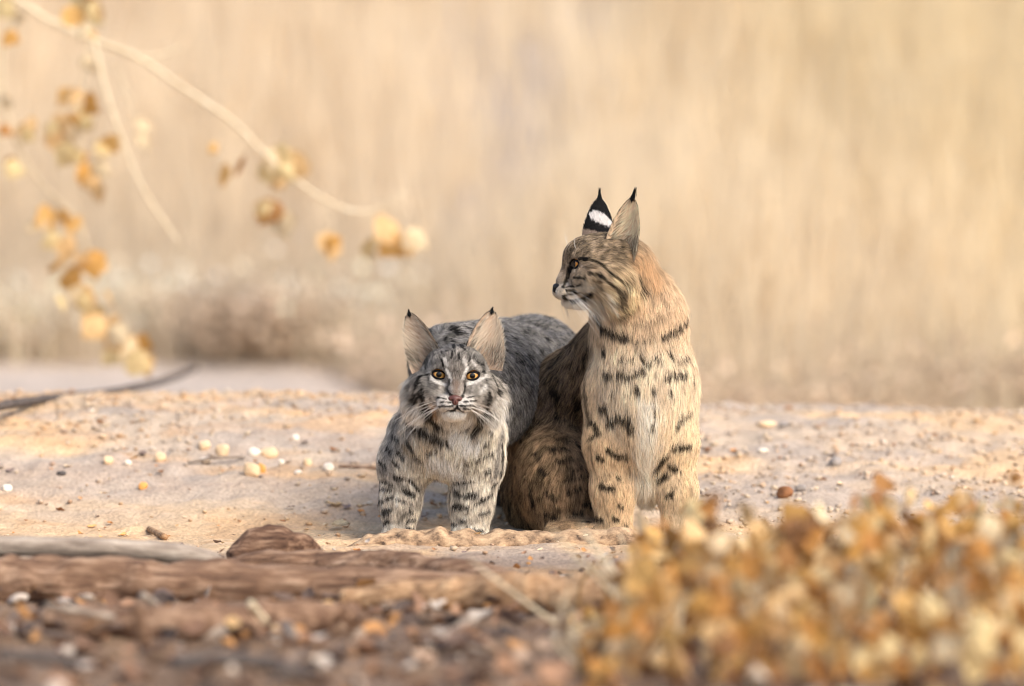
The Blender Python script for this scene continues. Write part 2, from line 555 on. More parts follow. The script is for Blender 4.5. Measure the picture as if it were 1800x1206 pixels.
def iris_mat(name, inner, outer):
    m, N, L, b = mat_new(name)
    t = N.new('ShaderNodeTexCoord')
    s = N.new('ShaderNodeSeparateXYZ'); L.new(t.outputs['Object'], s.inputs[0])
    x2 = N.new('ShaderNodeMath'); x2.operation = 'POWER'; L.new(s.outputs[0], x2.inputs[0]); x2.inputs[1].default_value = 2
    z2 = N.new('ShaderNodeMath'); z2.operation = 'POWER'; L.new(s.outputs[2], z2.inputs[0]); z2.inputs[1].default_value = 2
    ad = N.new('ShaderNodeMath'); L.new(x2.outputs[0], ad.inputs[0]); L.new(z2.outputs[0], ad.inputs[1])
    sq = N.new('ShaderNodeMath'); sq.operation = 'SQRT'; L.new(ad.outputs[0], sq.inputs[0])
    at = N.new('ShaderNodeMath'); at.operation = 'ARCTAN2'; L.new(s.outputs[0], at.inputs[0]); L.new(s.outputs[2], at.inputs[1])
    n = N.new('ShaderNodeTexNoise'); n.noise_dimensions = '2D'; n.inputs['Scale'].default_value = 1.0; n.inputs['Detail'].default_value = 3
    cb = N.new('ShaderNodeCombineXYZ')
    m9 = N.new('ShaderNodeMath'); m9.operation = 'MULTIPLY'; m9.inputs[1].default_value = 9; L.new(at.outputs[0], m9.inputs[0])
    L.new(m9.outputs[0], cb.inputs[0]); L.new(sq.outputs[0], cb.inputs[1]); L.new(cb.outputs[0], n.inputs['Vector'])
    r = N.new('ShaderNodeValToRGB')
    el = r.color_ramp.elements
    el[0].position = 0.0; el[0].color = (0.002, 0.002, 0.002, 1)
    el[1].position = 1.0; el[1].color = (0.004, 0.003, 0.003, 1)
    for p, c in ((0.31, (0.002, 0.002, 0.002)), (0.36, [x * 0.7 for x in inner]), (0.42, inner), (0.64, outer), (0.74, [x * 0.35 for x in outer]), (0.80, (0.006, 0.005, 0.004))):
        e = el.new(p); e.color = (*c, 1)
    L.new(sq.outputs[0], r.inputs[0])
    mr = N.new('ShaderNodeMapRange'); mr.inputs[3].default_value = 0.65; mr.inputs[4].default_value = 1.3; L.new(n.outputs['Fac'], mr.inputs[0])
    g = N.new('ShaderNodeVectorMath'); g.operation = 'SCALE'; L.new(r.outputs[0], g.inputs[0]); L.new(mr.outputs[0], g.inputs['Scale'])
    L.new(g.outputs[0], b.inputs['Base Color'])
    b.inputs['Roughness'].default_value = 0.25
    b.inputs['Coat Weight'].default_value = 0.35
    b.inputs['Coat Roughness'].default_value = 0.03
    b.inputs['Specular IOR Level'].default_value = 0.25
    return m


def ball(nu=40, nv=28):
    v = []; f = []
    for i in range(nv + 1):
        th = math.pi * i / nv
        for j in range(nu):
            ph = 2 * math.pi * j / nu
            v.append((math.sin(th) * math.cos(ph), -math.cos(th), math.sin(th) * math.sin(ph)))
    for i in range(nv):
        for j in range(nu):
            a = i * nu + j; b = i * nu + (j + 1) % nu
            f.append((a, b, b + nu, a + nu))
    return np.array(v), f


def build_cat(c, name, label, group, nose_mat, eye_mat, lo, hi, look=(0, 0), spec=None):
    h = 0.0022
    V, Q = polygonise(lambda p: field(c.prims, p), lo, hi, h)
    N_ = vert_normals(V, Q)
    c.build_marks(V)
    base = P(spec['base'][0], spec['base'][1], spec['base'][2])
    root_o = empty(name, base); tag(root_o, label, 'bobcat', group)
    root_o.location = base
    inv = Matrix.Translation(-Vector(base))

    # ---- fur on the body
    flow, L, col, gz, lf, hd = c.blend(V)
    r_v = 0.00012 + 0.0036 * L
    dens = np.minimum(spec.get('cover', 5.0) / (L * 2 * r_v), 3.2e6)
    dens *= np.where(N_[:, 1] > 0.35, 0.45, 1.0)
    q = c.hl(V)
    bare = np.zeros(len(V))
    for s_, e in zip((-1, 1), c.eye_c):            # no fur over the eyeball, little on the nose pad
        x = (q[:, 0] - e[0] - s_ * 0.0003) / 0.0134; z = (q[:, 2] - e[2]) / 0.0092
        bare = np.maximum(bare, (1 - sstep(0.95, 1.15, np.hypot(x, z))) * (q[:, 1] < -0.03))
    bare = np.maximum(bare, (np.linalg.norm((q - H_NOSE - np.array((0, -0.001, 0.001))) / np.array((0.0105, 0.009, 0.0075)), axis=1) < 1.0) * 1.0)
    dens *= 1 - bare
    root, nrm, tv, w = sample(V, Q, N_, dens, c.rng)
    lerp = lambda A: (A[tv] * (w if A.ndim == 1 else w[:, :, None])).sum(1)
    fl, LL, cc, gg, ll = lerp(flow), lerp(L), lerp(col), lerp(gz), lerp(lf)
    ql = c.hl(root)
    # shorter fur close to the eyes and round the nose
    for s_, e in zip((-1, 1), c.eye_c):
        d = np.linalg.norm(ql - (e + np.array((0, -0.010, 0))), axis=1)
        near = 1 - sstep(0.010, 0.024, d)
        LL *= 1 - 0.55 * near; ll = ll * (1 - 0.5 * near)
        away = unit(ql - (e + np.array((0, -0.004, 0)))) @ c.hR.T
        fl = unit(fl) * (1 - 0.75 * near[:, None]) + away * 0.75 * near[:, None]
    dn = np.linalg.norm(ql - H_NOSE, axis=1)
    LL *= 0.45 + 0.55 * sstep(0.008, 0.030, dn)
    rr = (0.00012 + 0.0036 * LL) * c.rng.uniform(0.7, 1.2, len(root))
    gh = (c.rng.random(len(root)) < 0.07) & (LL > 0.008)
    LL = np.where(gh, LL * 1.5, LL); ll = np.where(gh, ll + 0.15, ll + 0.04)
    pts, cl, rad = c.strands(root, nrm, fl, LL, ll, cc, rr, clump=0.42)
    qp = root + c.rng.uniform(0.5, 0.9, (len(root), 1)) * (pts[:, 3] - root) ; qp -= ((qp - root) * nrm).sum(1, keepdims=True) * nrm
    # soft broken mottling of the coat
    mott = fbm(qp, spec.get('mottle', (0.016, 0.016, 0.022)), c.seed + 31, 3)
    spot = sstep(0.54, 0.70, mott)
    cc = cc * (1 - (spot * np.clip(gg * 1.2, 0, 0.8))[:, None])
    cc = cc * (1 + 0.25 * (fbm(qp, 0.05, c.seed + 3, 2) - 0.5))[:, None]
    fine = fbm(qp, (0.007, 0.007, 0.010), c.seed + 8, 2) - 0.5
    cc = cc * np.clip(1 + 4.4 * np.clip(gg - 0.12, 0, 0.6) * fine, 0.25, 1.9)[:, None]
    qh = c.hl(qp); hw_ = lerp(hd)
    streak = fbm(qh, (0.0032, 0.010, 0.010), c.seed + 61, 2) - 0.5
    cc = cc * np.clip(1 + 2.6 * hw_ * np.clip(gg - 0.15, 0, 0.4) / 0.3 * streak, 0.3, 2.2)[:, None]
    cc = c.paint(qp, cc.copy())
    lum = cc.mean(1)
    # agouti hairs: individual light and dark strands
    u = c.rng.random(len(root))
    fac = 1 + gg * (0.9 * c.rng.normal(0, 1, len(root)) * 0.5 + 0.30 * cl)
    fac = np.clip(fac, 0.15, 2.2)
    dk = u < gg * 0.28
    fac[dk] *= 0.30
    cc = np.clip(cc * fac[:, None], 0.004, 0.92)
    pale = (u > 1 - 0.03 - gg * 0.27) & (lum > 0.02)
    cc[pale] = np.clip(cc[pale] * 0.5 + 0.5 * spec.get('pale', srgb(232, 224, 212)), 0, 0.92)
    cols = np.stack([cc * 0.62, cc * 0.85, cc * 1.04, cc * 1.08], 1)
    all_p = [pts]; all_c = [cols]; all_r = [rad]

    # ---- ears join the body's mesh
    Vs = [V]; Qs = [Q]; tints = [c.paint(V, col.copy()) * 0.55]
    n0 = len(V)
    for e in c.ears:
        E = c.ear_mesh(e)
        Vs.append(E['V']); Qs.append(E['Q'] + n0); n0 += len(E['V'])
        tin = np.where(E['inner'][:, None] > 0, spec['ear_in'] * 0.8, spec['ear_back'](E['u'], E['t']))
        tints.append(tin)
        EN = vert_normals(E['V'], E['Q'])
        d_in = np.where(E['inner'] > 0, 0.16e6 + 0.25e6 * np.abs(E['u']) ** 2, 1.6e6)
        d_in = d_in * np.where((E['inner'] > 0) & (E['t'] < 0.12), 0.5, 1)
        ro, nn, tv, w = sample(E['V'], E['Q'], EN, d_in * spec.get('ear_d', 1.0), c.rng)
        uu = (E['u'][tv] * w).sum(1); tt = (E['t'][tv] * w).sum(1); inn = E['inner'][tv[:, 0]] > 0
        fl = np.where(inn[:, None], E['ax'] * 0.75 + np.outer(0.75 - 0.55 * uu, E['sd']) * 0.7 + E['op'] * 0.2, E['ax'] + 0.0 * ro)
        LL = np.where(inn, (0.017 * (1 - 0.35 * tt) + 0.005 * np.abs(uu)) * (1 - 0.6 * sstep(0.75, 1.0, tt)), 0.0055)
        rim = inn & (np.abs(uu) > 0.86)
        LL = np.where(rim, 0.006 + 0.006 * (uu > 0) * (1 - tt), LL)
        fl[rim] = E['ax'] + np.outer(np.sign(uu[rim]) * 0.55, E['sd'])
        lift = np.where(inn, 0.22, 0.12)
        rr = np.where(inn, 0.00022, 0.00022)
        pp, cl, rd = c.strands(ro, nn, fl, LL, lift, None, rr, clump=0.15, jit=0.3, grav=0.02)
        ci = np.where(inn[:, None], spec['ear_hair'] * (1 + 0.16 * c.rng.normal(0, 1, (len(ro), 1))), spec['ear_back'](uu, tt) * (1 + 0.2 * c.rng.normal(0, 1, (len(ro), 1))))
        lowdark = inn & (tt < 0.46) & (c.rng.random(len(ro)) < 0.55 * sstep(0.46, 0.25, tt))
        ci[lowdark] *= 0.25
        mrg = inn & (uu < -0.55) & (c.rng.random(len(ro)) < 0.6 * sstep(-0.5, -0.85, uu))
        ci[mrg] *= 0.30
        ci = np.clip(ci, 0.004, 0.9)
        all_p.append(pp); all_r.append(rd); all_c.append(np.stack([ci * 0.8, ci * 0.95, ci, ci], 1))
        # black tuft at the ear's tip
        nt = 90
        ro = E['tip'] - E['ax'] * 0.005 * c.rng.random((nt, 1)) + c.rng.normal(0, 0.0018, (nt, 3))
        dr = unit(E['ax'] + spec.get('tuft_lean', 0) * E['sd'] + 0.07 * c.rng.normal(size=(nt, 3)))
        ln = spec['tuft'] * c.rng.uniform(0.5, 1.1, nt)
        pp = np.stack([ro + dr * (ln * s)[:, None] + np.array((0.004, 0, 0.0)) * s * s * spec.get('tuft_bend', 0.3) + (E['tip'] - ro) * 0.95 * s for s in (0, .33, .68, 1)], 1)
        all_p.append(pp); all_r.append(np.tile([0.0004, 0.00035, 0.00022, 0.00006], (nt, 1))); all_c.append(np.full((nt, 4, 3), 0.006))

    body = mesh_obj('body', np.concatenate(Vs) - base, np.concatenate(Qs), M_SKIN, root_o, tint=np.clip(np.concatenate(tints), 0, 1))
    pp = np.concatenate(all_p) - base
    fur_curves('fur', pp, np.concatenate(all_c), np.concatenate(all_r), M_FUR, body)
    print(name, 'verts', n0, 'strands', len(pp))

    # ---- eyes, lids, nose, whiskers
    bv, bf = ball()
    RE = 0.0142 * c.hs
    for s_, e in zip((-1, 1), c.eye_c):
        eb = mesh_obj('eye', bv, bf, eye_mat, root_o)
        eb.scale = (RE,) * 3
        eb.location = c.hw(e) - base
        Rl = Matrix(c.hR.tolist()) @ Matrix.Rotation(math.radians(look[0] + s_ * 4), 3, 'Z') @ Matrix.Rotation(math.radians(look[1]), 3, 'X')
        eb.rotation_euler = Rl.to_euler()
        vv = []; ff = []
        nph = 48
        rings = [(0.95, 0.99), (1.0, 1.035), (1.06, 1.075), (1.18, 1.115), (1.38, 1.12), (1.7, 1.02)]
        for g, rs in rings:
            for j in range(nph):
                ph = 2 * math.pi * j / nph
                cx = math.cos(ph); sz = math.sin(ph)
                x = (0.0112 if cx * s_ < 0 else 0.0108) * g * cx
                z = (0.0043 if sz > 0 else 0.0056) * g * (abs(sz) ** 1.15) * (1 if sz > 0 else -1) - (0.0018 * max(0, -cx * s_) ** 2)
                ti = math.radians(7 * s_)
                x, z = x * math.cos(ti) - z * math.sin(ti), x * math.sin(ti) + z * math.cos(ti)
                R_ = 0.0142 * rs
                rr_ = math.hypot(x, z)
                if rr_ > R_ * 0.97: x *= R_ * 0.97 / rr_; z *= R_ * 0.97 / rr_
                vv.append(np.array((x, -math.sqrt(max(R_ * R_ - x * x - z * z, 1e-9)), z)))
        for k in range(len(rings) - 1):
            for j in range(nph):
                a = k * nph + j; b = k * nph + (j + 1) % nph
                ff.append((a, b, b + nph, a + nph))
        lid = np.array([c.hw(e + v) for v in vv]) - base
        lo_ = mesh_obj('eyelid', lid, ff, M_LID, root_o)
    # nose pad: implicit triangle with nostrils
    npr = []
    def ne(cn, r, k, cut=False):
        npr.append(dict(t='ell', c=c.hw(np.array(cn)), r=np.array(r) * c.hs, R=c.hR, k=k, cut=cut))
    ne((0, -0.0765, -0.0385), (0.0104, 0.0068, 0.0050), 0.002)
    ne((0, -0.0775, -0.0445), (0.0056, 0.0068, 0.0064), 0.004)
    for s_ in (-1, 1):
        ne((s_ * 0.0078, -0.0750, -0.0405), (0.0046, 0.0066, 0.0044), 0.002)
    for s_ in (-1, 1):
        ne((s_ * 0.0056, -0.0832, -0.0428), (0.0028, 0.0044, 0.0017), 0.001, True)
    ne((0, -0.0862, -0.0475), (0.0008, 0.004, 0.0056), 0.0008, True)
    nc = c.hw((0, -0.075, -0.042))
    nV, nQ = polygonise(lambda p: field(npr, p), nc - 0.018 * c.hs, nc + 0.018 * c.hs, 0.0006)
    mesh_obj('nose', nV - base, nQ, nose_mat, root_o)
    wp = []; wr = []
    rng = c.rng
    S = np.array([0, .33, .68, 1.0])
    for s_ in (-1, 1):
        for k in range(15):
            o = np.array((s_ * (0.018 + 0.008 * rng.random()), -0.070 + 0.016 * rng.random(), -0.042 - 0.013 * rng.random()))
            d = unit((s_ * 1.0, 0.15 + 0.35 * rng.random(), -0.05 - 0.75 * rng.random() ** 1.0))
            ln = rng.uniform(0.05, 0.095)
            wp.append([c.hw(o + d * ln * s + np.array((0, 0.012, -0.022)) * s * s) for s in S]); wr.append([0.00022, 0.00019, 0.00014, 0.00006])
        for k in range(4):
            o = np.array((s_ * (0.018 + 0.014 * rng.random()), -0.045, 0.017))
            d = unit((s_ * 0.35, -0.55, 0.75)); ln = rng.uniform(0.03, 0.05)
            wp.append([c.hw(o + d * ln * s + np.array((0, 0.012, 0.004)) * s * s) for s in S]); wr.append([0.00016, 0.00014, 0.0001, 0.00005])
    wp = np.array(wp) - base
    fur_curves('whiskers', wp, np.full((len(wp), 4, 3), 0.8), np.array(wr), M_WHISK, root_o)
    return root_o
# ---- the younger bobcat: grey, standing, facing the camera
GREY = srgb(120, 118, 118); GREYD = srgb(98, 97, 100); CREAM = srgb(238, 224, 202); CREAML = srgb(224, 212, 194); WHITE = srgb(246, 240, 230); BEIGE = srgb(228, 215, 196)
k = Cat(11)
k.head(P(800, 658.5, -0.115), 1.5, -2, 2.0, 1.0, dict(top=srgb(112, 108, 104), brow=srgb(124, 117, 109), cheek=srgb(156, 149, 140), bridge=srgb(118, 104, 94), pad=srgb(236, 228, 218), chin=WHITE, ruff=srgb(238, 230, 218)))
DN = (0, -0.1, -1)
k.limb([(797, 690, -0.06, 62), (795, 735, 0.0, 78)], 0.02, (0, -0.25, -1), 0.026, BEIGE, 0.35)
k.limb([(800, 750, 0.07, 74), (850, 690, 0.18, 88)], 0.03, (0.05, 0.2, -1), 0.020, srgb(104, 102, 104), 0.8)
k.blob(786, 772, 0.0, (80, 74, 70), 0.03, DN, 0.022, CREAM, 0.42)
k.limb([(790, 640, 0.10, 70), (885, 632, 0.28, 72)], 0.04, (0.4, 0.6, -0.5), 0.018, GREY, 0.85)
k.limb([(850, 690, 0.18, 92), (925, 652, 0.42, 92)], 0.03, (0.35, 0.5, -0.8), 0.020, GREYD, 0.85)
k.blob(945, 650, 0.44, (86, 90, 92), 0.03, (0.2, 0.6, -0.8), 0.020, GREYD, 0.8)
k.limb([(722, 762, 0.03, 40), (712, 815, 0.01, 42), (704, 880, 0.0, 30), (700, 945, -0.005, 25)], 0.025, DN, 0.014, BEIGE, 0.45, 0.28)
k.limb([(852, 765, 0.03, 36), (838, 815, 0.01, 42), (829, 880, 0.0, 33), (825, 945, -0.005, 30)], 0.025, DN, 0.014, BEIGE, 0.45, 0.28)
for x in (699, 825):
    k.blob(x, 952, -0.03, (30, 40, 18), 0.02, (0, -1, -0.4), 0.009, CREAML, 0.2)
k.limb([(905, 730, 0.40, 62), (900, 830, 0.36, 36), (886, 890, 0.46, 17), (884, 950, 0.42, 16)], 0.03, (0, 0.3, -1), 0.018, srgb(92, 86, 82), 0.5)
k.limb([(985, 730, 0.44, 60), (985, 830, 0.40, 36), (975, 890, 0.50, 17), (975, 950, 0.46, 16)], 0.03, (0, 0.3, -1), 0.018, GREYD, 0.5)
k.limb([(950, 620, 0.52, 16), (952, 690, 0.60, 13)], 0.02, DN, 0.02, GREYD, 0.5)
k.add_ear((-0.046, 0.000, 0.008), (-0.34, 0.03, 1), (-0.50, -0.85, 0.1), 0.099, 0.064, 0.026, 0.004, -1)
k.add_ear((0.046, 0.000, 0.012), (0.09, 0.03, 1), (0.30, -0.95, 0.1), 0.098, 0.071, 0.026, 0.004, 1)
W2 = srgb(248, 242, 234)
# pale patches first, dark bars over them
for pts, w in [([(785, 650), (790, 659), (792, 668)], 6), ([(758, 664), (767, 672), (783, 676)], 6), ([(821, 649), (815, 657), (814, 664)], 6), ([(822, 674), (838, 671), (856, 661)], 7),
               ([(781, 630), (787, 642)], 6), ([(817, 632), (821, 644)], 7), ([(829, 634), (836, 642)], 5), ([(772, 712), (796, 711)], 13), ([(808, 711), (838, 709)], 13),
               ([(792, 731), (812, 731)], 22), ([(788, 746), (816, 746)], 24), ([(770, 820), (800, 835)], 40), ([(800, 780), (830, 790)], 30), ([(728, 720), (738, 738), (752, 752)], 10), ([(850, 735), (866, 718), (876, 700)], 12), ([(742, 690), (752, 705)], 6), ([(845, 690), (855, 680)], 8),
               ([(800, 748), (800, 768)], 26)]:
    k.mark(pts, w, W2, 0.6 if pts[0][1] < 645 else 0.88)
k.mark([(758, 712), (764, 730)], 12, srgb(206, 160, 112), 0.7)
for pts, w in [([(702, 735), (684, 785), (676, 830)], 34), ([(880, 760), (874, 800), (868, 840)], 18), ([(668, 850), (668, 930)], 10), ([(725, 760), (712, 790)], 22)]:
    k.mark(pts, w, srgb(112, 108, 106), 0.75)
k.mark([(715, 790), (735, 800), (752, 790)], 26, srgb(214, 184, 142), 0.45)
k.mark([(801, 672), (802, 694)], 12, srgb(136, 112, 96), 0.7)
for pts, w in [([(789, 668), (787, 686), (793, 697)], 4), ([(818, 666), (818, 683), (814, 697)], 4), ([(761, 657), (752, 658), (740, 661)], 3.5), ([(842, 655), (852, 653)], 3),
               ([(738, 664), (731, 682)], 7), ([(733, 695), (726, 706)], 10), ([(742, 685), (743, 706)], 6), ([(747, 713), (750, 728), (760, 741)], 10), ([(719, 678), (716, 686)], 5),
               ([(864, 658), (872, 677)], 5.5), ([(875, 686), (878, 692)], 8), ([(861, 693), (859, 709)], 6), ([(857, 716), (853, 730)], 6),
               ([(768, 699), (784, 702)], 2.6), ([(768, 707), (791, 708)], 3.2), ([(772, 715), (796, 714)], 3.2), ([(777, 720), (793, 722)], 3),
               ([(821, 700), (834, 697)], 2.6), ([(817, 707), (838, 705)], 3.2), ([(810, 714), (835, 713)], 3.2), ([(815, 719), (829, 719)], 3),
               ([(790, 723), (798, 722), (804, 716), (811, 722), (820, 722)], 4), ([(804, 716), (804, 710)], 2.5),
               ([(786, 594), (784, 606)], 5), ([(810, 606), (815, 615)], 5), ([(798, 600), (797, 612)], 4), ([(775, 602), (771, 612)], 4), ([(823, 642), (825, 632)], 3), ([(776, 632), (779, 642)], 3), ([(795, 617), (793, 630)], 3), ([(806, 620), (808, 632)], 3),
               ([(800, 578), (806, 584)], 14), ([(850, 642), (838, 636)], 3),
               ([(747, 722), (756, 735), (772, 752)], 13), ([(720, 744), (742, 759), (761, 771), (779, 779)], 12), ([(857, 727), (845, 743), (829, 763)], 9), ([(826, 752), (807, 759), (779, 762)], 3.5),
               ([(714, 776), (728, 794)], 6), ([(698, 797), (710, 808)], 7), ([(730, 806), (743, 810)], 7), ([(668, 813), (677, 822)], 6), ([(690, 770), (700, 780)], 6), ([(680, 790), (686, 800)], 5), ([(692, 815), (702, 824)], 5),
               ([(857, 757), (861, 765)], 5), ([(844, 787), (854, 780)], 5), ([(816, 815), (840, 810), (864, 798)], 5), ([(800, 817), (806, 817)], 3), ([(852, 833), (860, 829)], 6), ([(768, 794), (751, 799)], 4), ([(786, 785), (792, 789)], 4),
               ([(696, 841), (719, 845), (735, 864)], 6), ([(710, 866), (727, 873)], 7.5), ([(668, 845), (691, 857)], 4), ([(668, 862), (687, 864)], 4), ([(668, 885), (689, 876)], 5), ([(668, 906), (688, 898)], 8), ([(670, 928), (683, 919)], 7),
               ([(716, 917), (727, 915)], 6), ([(714, 934), (727, 934)], 7), ([(719, 901), (724, 902)], 5), ([(698, 880), (713, 885)], 4),
               ([(799, 853), (834, 848)], 5), ([(801, 871), (816, 874), (836, 873)], 8), ([(835, 889), (864, 871)], 4), ([(801, 892), (820, 895)], 9), ([(844, 906), (857, 901)], 6), ([(791, 920), (803, 925)], 6), ([(826, 934), (850, 936)], 6), ([(862, 857), (873, 849)], 4), ([(812, 917), (820, 917)], 4),
               ([(880, 775), (882, 810), (878, 840)], 6)]:
    k.mark(pts, w * (1.25 if pts[0][1] < 745 and w > 3.4 else 1.1))


def kid_back(u, t):
    u = np.asarray(u); t = np.asarray(t)
    wht = ((t > 0.42) & (t < 0.66) & (np.abs(u) < 0.75))[..., None]
    return np.where(wht, srgb(190, 184, 176), np.where((t > 0.2)[..., None], srgb(30, 28, 28), srgb(120, 112, 104)))


def build_kid():
    m_nose = plain_mat('nose_pink', srgb(88, 50, 42), 0.5, 0.5, 0.1, 0.3, 900)
    m_eye = iris_mat('eye_amber', srgb(206, 156, 84), srgb(160, 100, 48))
    return build_cat(k, 'bobcat', 'smaller grey bobcat standing and facing forward, body behind the seated bobcat', 'pair of bobcats', m_nose, m_eye,
                     np.array([-0.26, -0.27, -0.03]), np.array([0.20, 0.72, 0.46]), look=(0, 2),
                     spec=dict(base=(800, 955, 0.1), ear_in=srgb(206, 178, 154), ear_hair=srgb(222, 208, 188), ear_back=kid_back, tuft=0.008, tuft_lean=0.0, tuft_bend=0.3, cover=4.5))


# ---- the adult: tawny, seated, head in profile
TAN = srgb(234, 208, 176); TANL = srgb(243, 223, 194); ORNG = srgb(214, 182, 146); FLANK = srgb(124, 102, 82); FLANKD = srgb(88, 76, 68); THIGH = srgb(154, 126, 98)
a = Cat(23)
HY = -78
hR = np.array(Matrix.Rotation(math.radians(HY), 3, 'Z'))
a.head(P(1012, 464, -0.05) - hR @ np.array((0.0275, -0.0500, 0.0)), HY, 0, 0, 1.0,
       dict(top=srgb(132, 116, 98), brow=srgb(138, 124, 107), cheek=srgb(182, 160, 134), bridge=srgb(172, 152, 134), pad=srgb(232, 218, 198), chin=srgb(248, 240, 226), ruff=srgb(224, 194, 152)))
DN = (0, -0.12, -1)
a.limb([(1098, 478, 0.0, 52), (1122, 556, 0.02, 73)], 0.03, (0.10, -0.2, -1), 0.030, ORNG, 0.26, 0.40)
a.limb([(1122, 556, 0.02, 73), (1133, 650, 0.02, 82)], 0.03, DN, 0.024, TAN, 0.24)
a.blob(1134, 690, 0.01, (80, 88, 118), 0.03, DN, 0.026, TANL, 0.22)
a.blob(1137, 735, 0.0, (52, 76, 95), 0.05, DN, 0.030, srgb(240, 214, 178), 0.16)
a.limb([(1090, 610, 0.10, 62), (1025, 720, 0.26, 82), (985, 850, 0.32, 90)], 0.04, (-0.35, 0.4, -0.85), 0.024, FLANK, 0.75)
a.limb([(1060, 620, 0.10, 40), (985, 720, 0.20, 62)], 0.04, (-0.35, 0.3, -0.85), 0.024, FLANKD, 0.75)
a.blob(985, 850, 0.15, (76, 118, 104), 0.04, (-0.10, 0.2, -1), 0.020, THIGH, 0.6, rot=(0, -14, 0))
a.limb([(1010, 680, 0.22, 60), (968, 770, 0.25, 62), (945, 850, 0.27, 55)], 0.04, (-0.3, 0.3, -0.9), 0.022, FLANK, 0.75)
a.blob(948, 880, 0.26, (50, 100, 88), 0.04, (-0.2, 0.3, -1), 0.022, srgb(104, 84, 60), 0.75)
a.blob(1010, 936, 0.04, (52, 90, 22), 0.03, (0.1, -1, -0.3), 0.012, srgb(190, 160, 126), 0.3)
a.limb([(1078, 690, 0.03, 52), (1076, 780, 0.0, 42), (1078, 860, -0.01, 31), (1082, 950, -0.015, 28)], 0.03, DN, 0.016, srgb(228, 198, 160), 0.26)
a.limb([(1178, 690, 0.03, 40), (1186, 780, 0.0, 33), (1191, 860, -0.01, 27), (1190, 950, -0.015, 26)], 0.03, DN, 0.016, srgb(234, 208, 172), 0.26)
for x in (1084, 1190):
    a.blob(x, 955, -0.04, (30, 40, 18), 0.02, (0, -1, -0.4), 0.009, TANL, 0.15)
a.blob(1136, 815, 0.03, (26, 60, 62), 0.03, (0, -0.15, -1), 0.042, srgb(246, 234, 212), 0.12)
a.limb([(960, 905, 0.42, 16), (915, 935, 0.47, 14)], 0.02, DN, 0.02, FLANK, 0.4)
a.add_ear((0.046, 0.020, 0.010), (0.12, 0.18, 1), (0.95, -0.45, 0.1), 0.105, 0.057, 0.026, 0.004, 1)
a.add_ear((-0.044, 0.006, 0.014), (-0.20, 0.02, 1), (-0.98, -0.20, 0.1), 0.096, 0.064, 0.022, 0.004, -1)
AW = srgb(250, 242, 228); BR = srgb(74, 50, 34)
for pts, w, cl in [([(1036, 534), (1012, 536)], 24, AW), ([(1040, 548), (1046, 540)], 12, AW), ([(1000, 514), (1022, 509), (1040, 506)], 16, srgb(232, 220, 200)), ([(1004, 458), (999, 468)], 4, srgb(226, 206, 184)), ([(1010, 476), (1024, 468)], 4, srgb(222, 208, 196)),
                   ([(1040, 524), (1056, 528), (1070, 545)], 16, AW), ([(1075, 520), (1085, 545)], 10, AW), ([(1046, 476), (1062, 480), (1076, 495)], 6, srgb(212, 186, 156)), ([(1130, 470), (1148, 500)], 40, srgb(218, 176, 132)),
                   ([(1139, 720), (1140, 760), (1136, 800), (1132, 850)], 34, AW), ([(1142, 640), (1140, 700)], 16, srgb(246, 226, 196)), ([(1130, 870), (1134, 890)], 30, AW), ([(1102, 560), (1130, 556)], 18, srgb(238, 206, 170)),
                   ([(1205, 690), (1212, 760)], 16, srgb(244, 220, 184)), ([(1206, 820), (1206, 880)], 14, srgb(240, 212, 170))]:  # last two strips: the lit right edge, painted into the coat
    a.mark(pts, w, cl, 0.75)
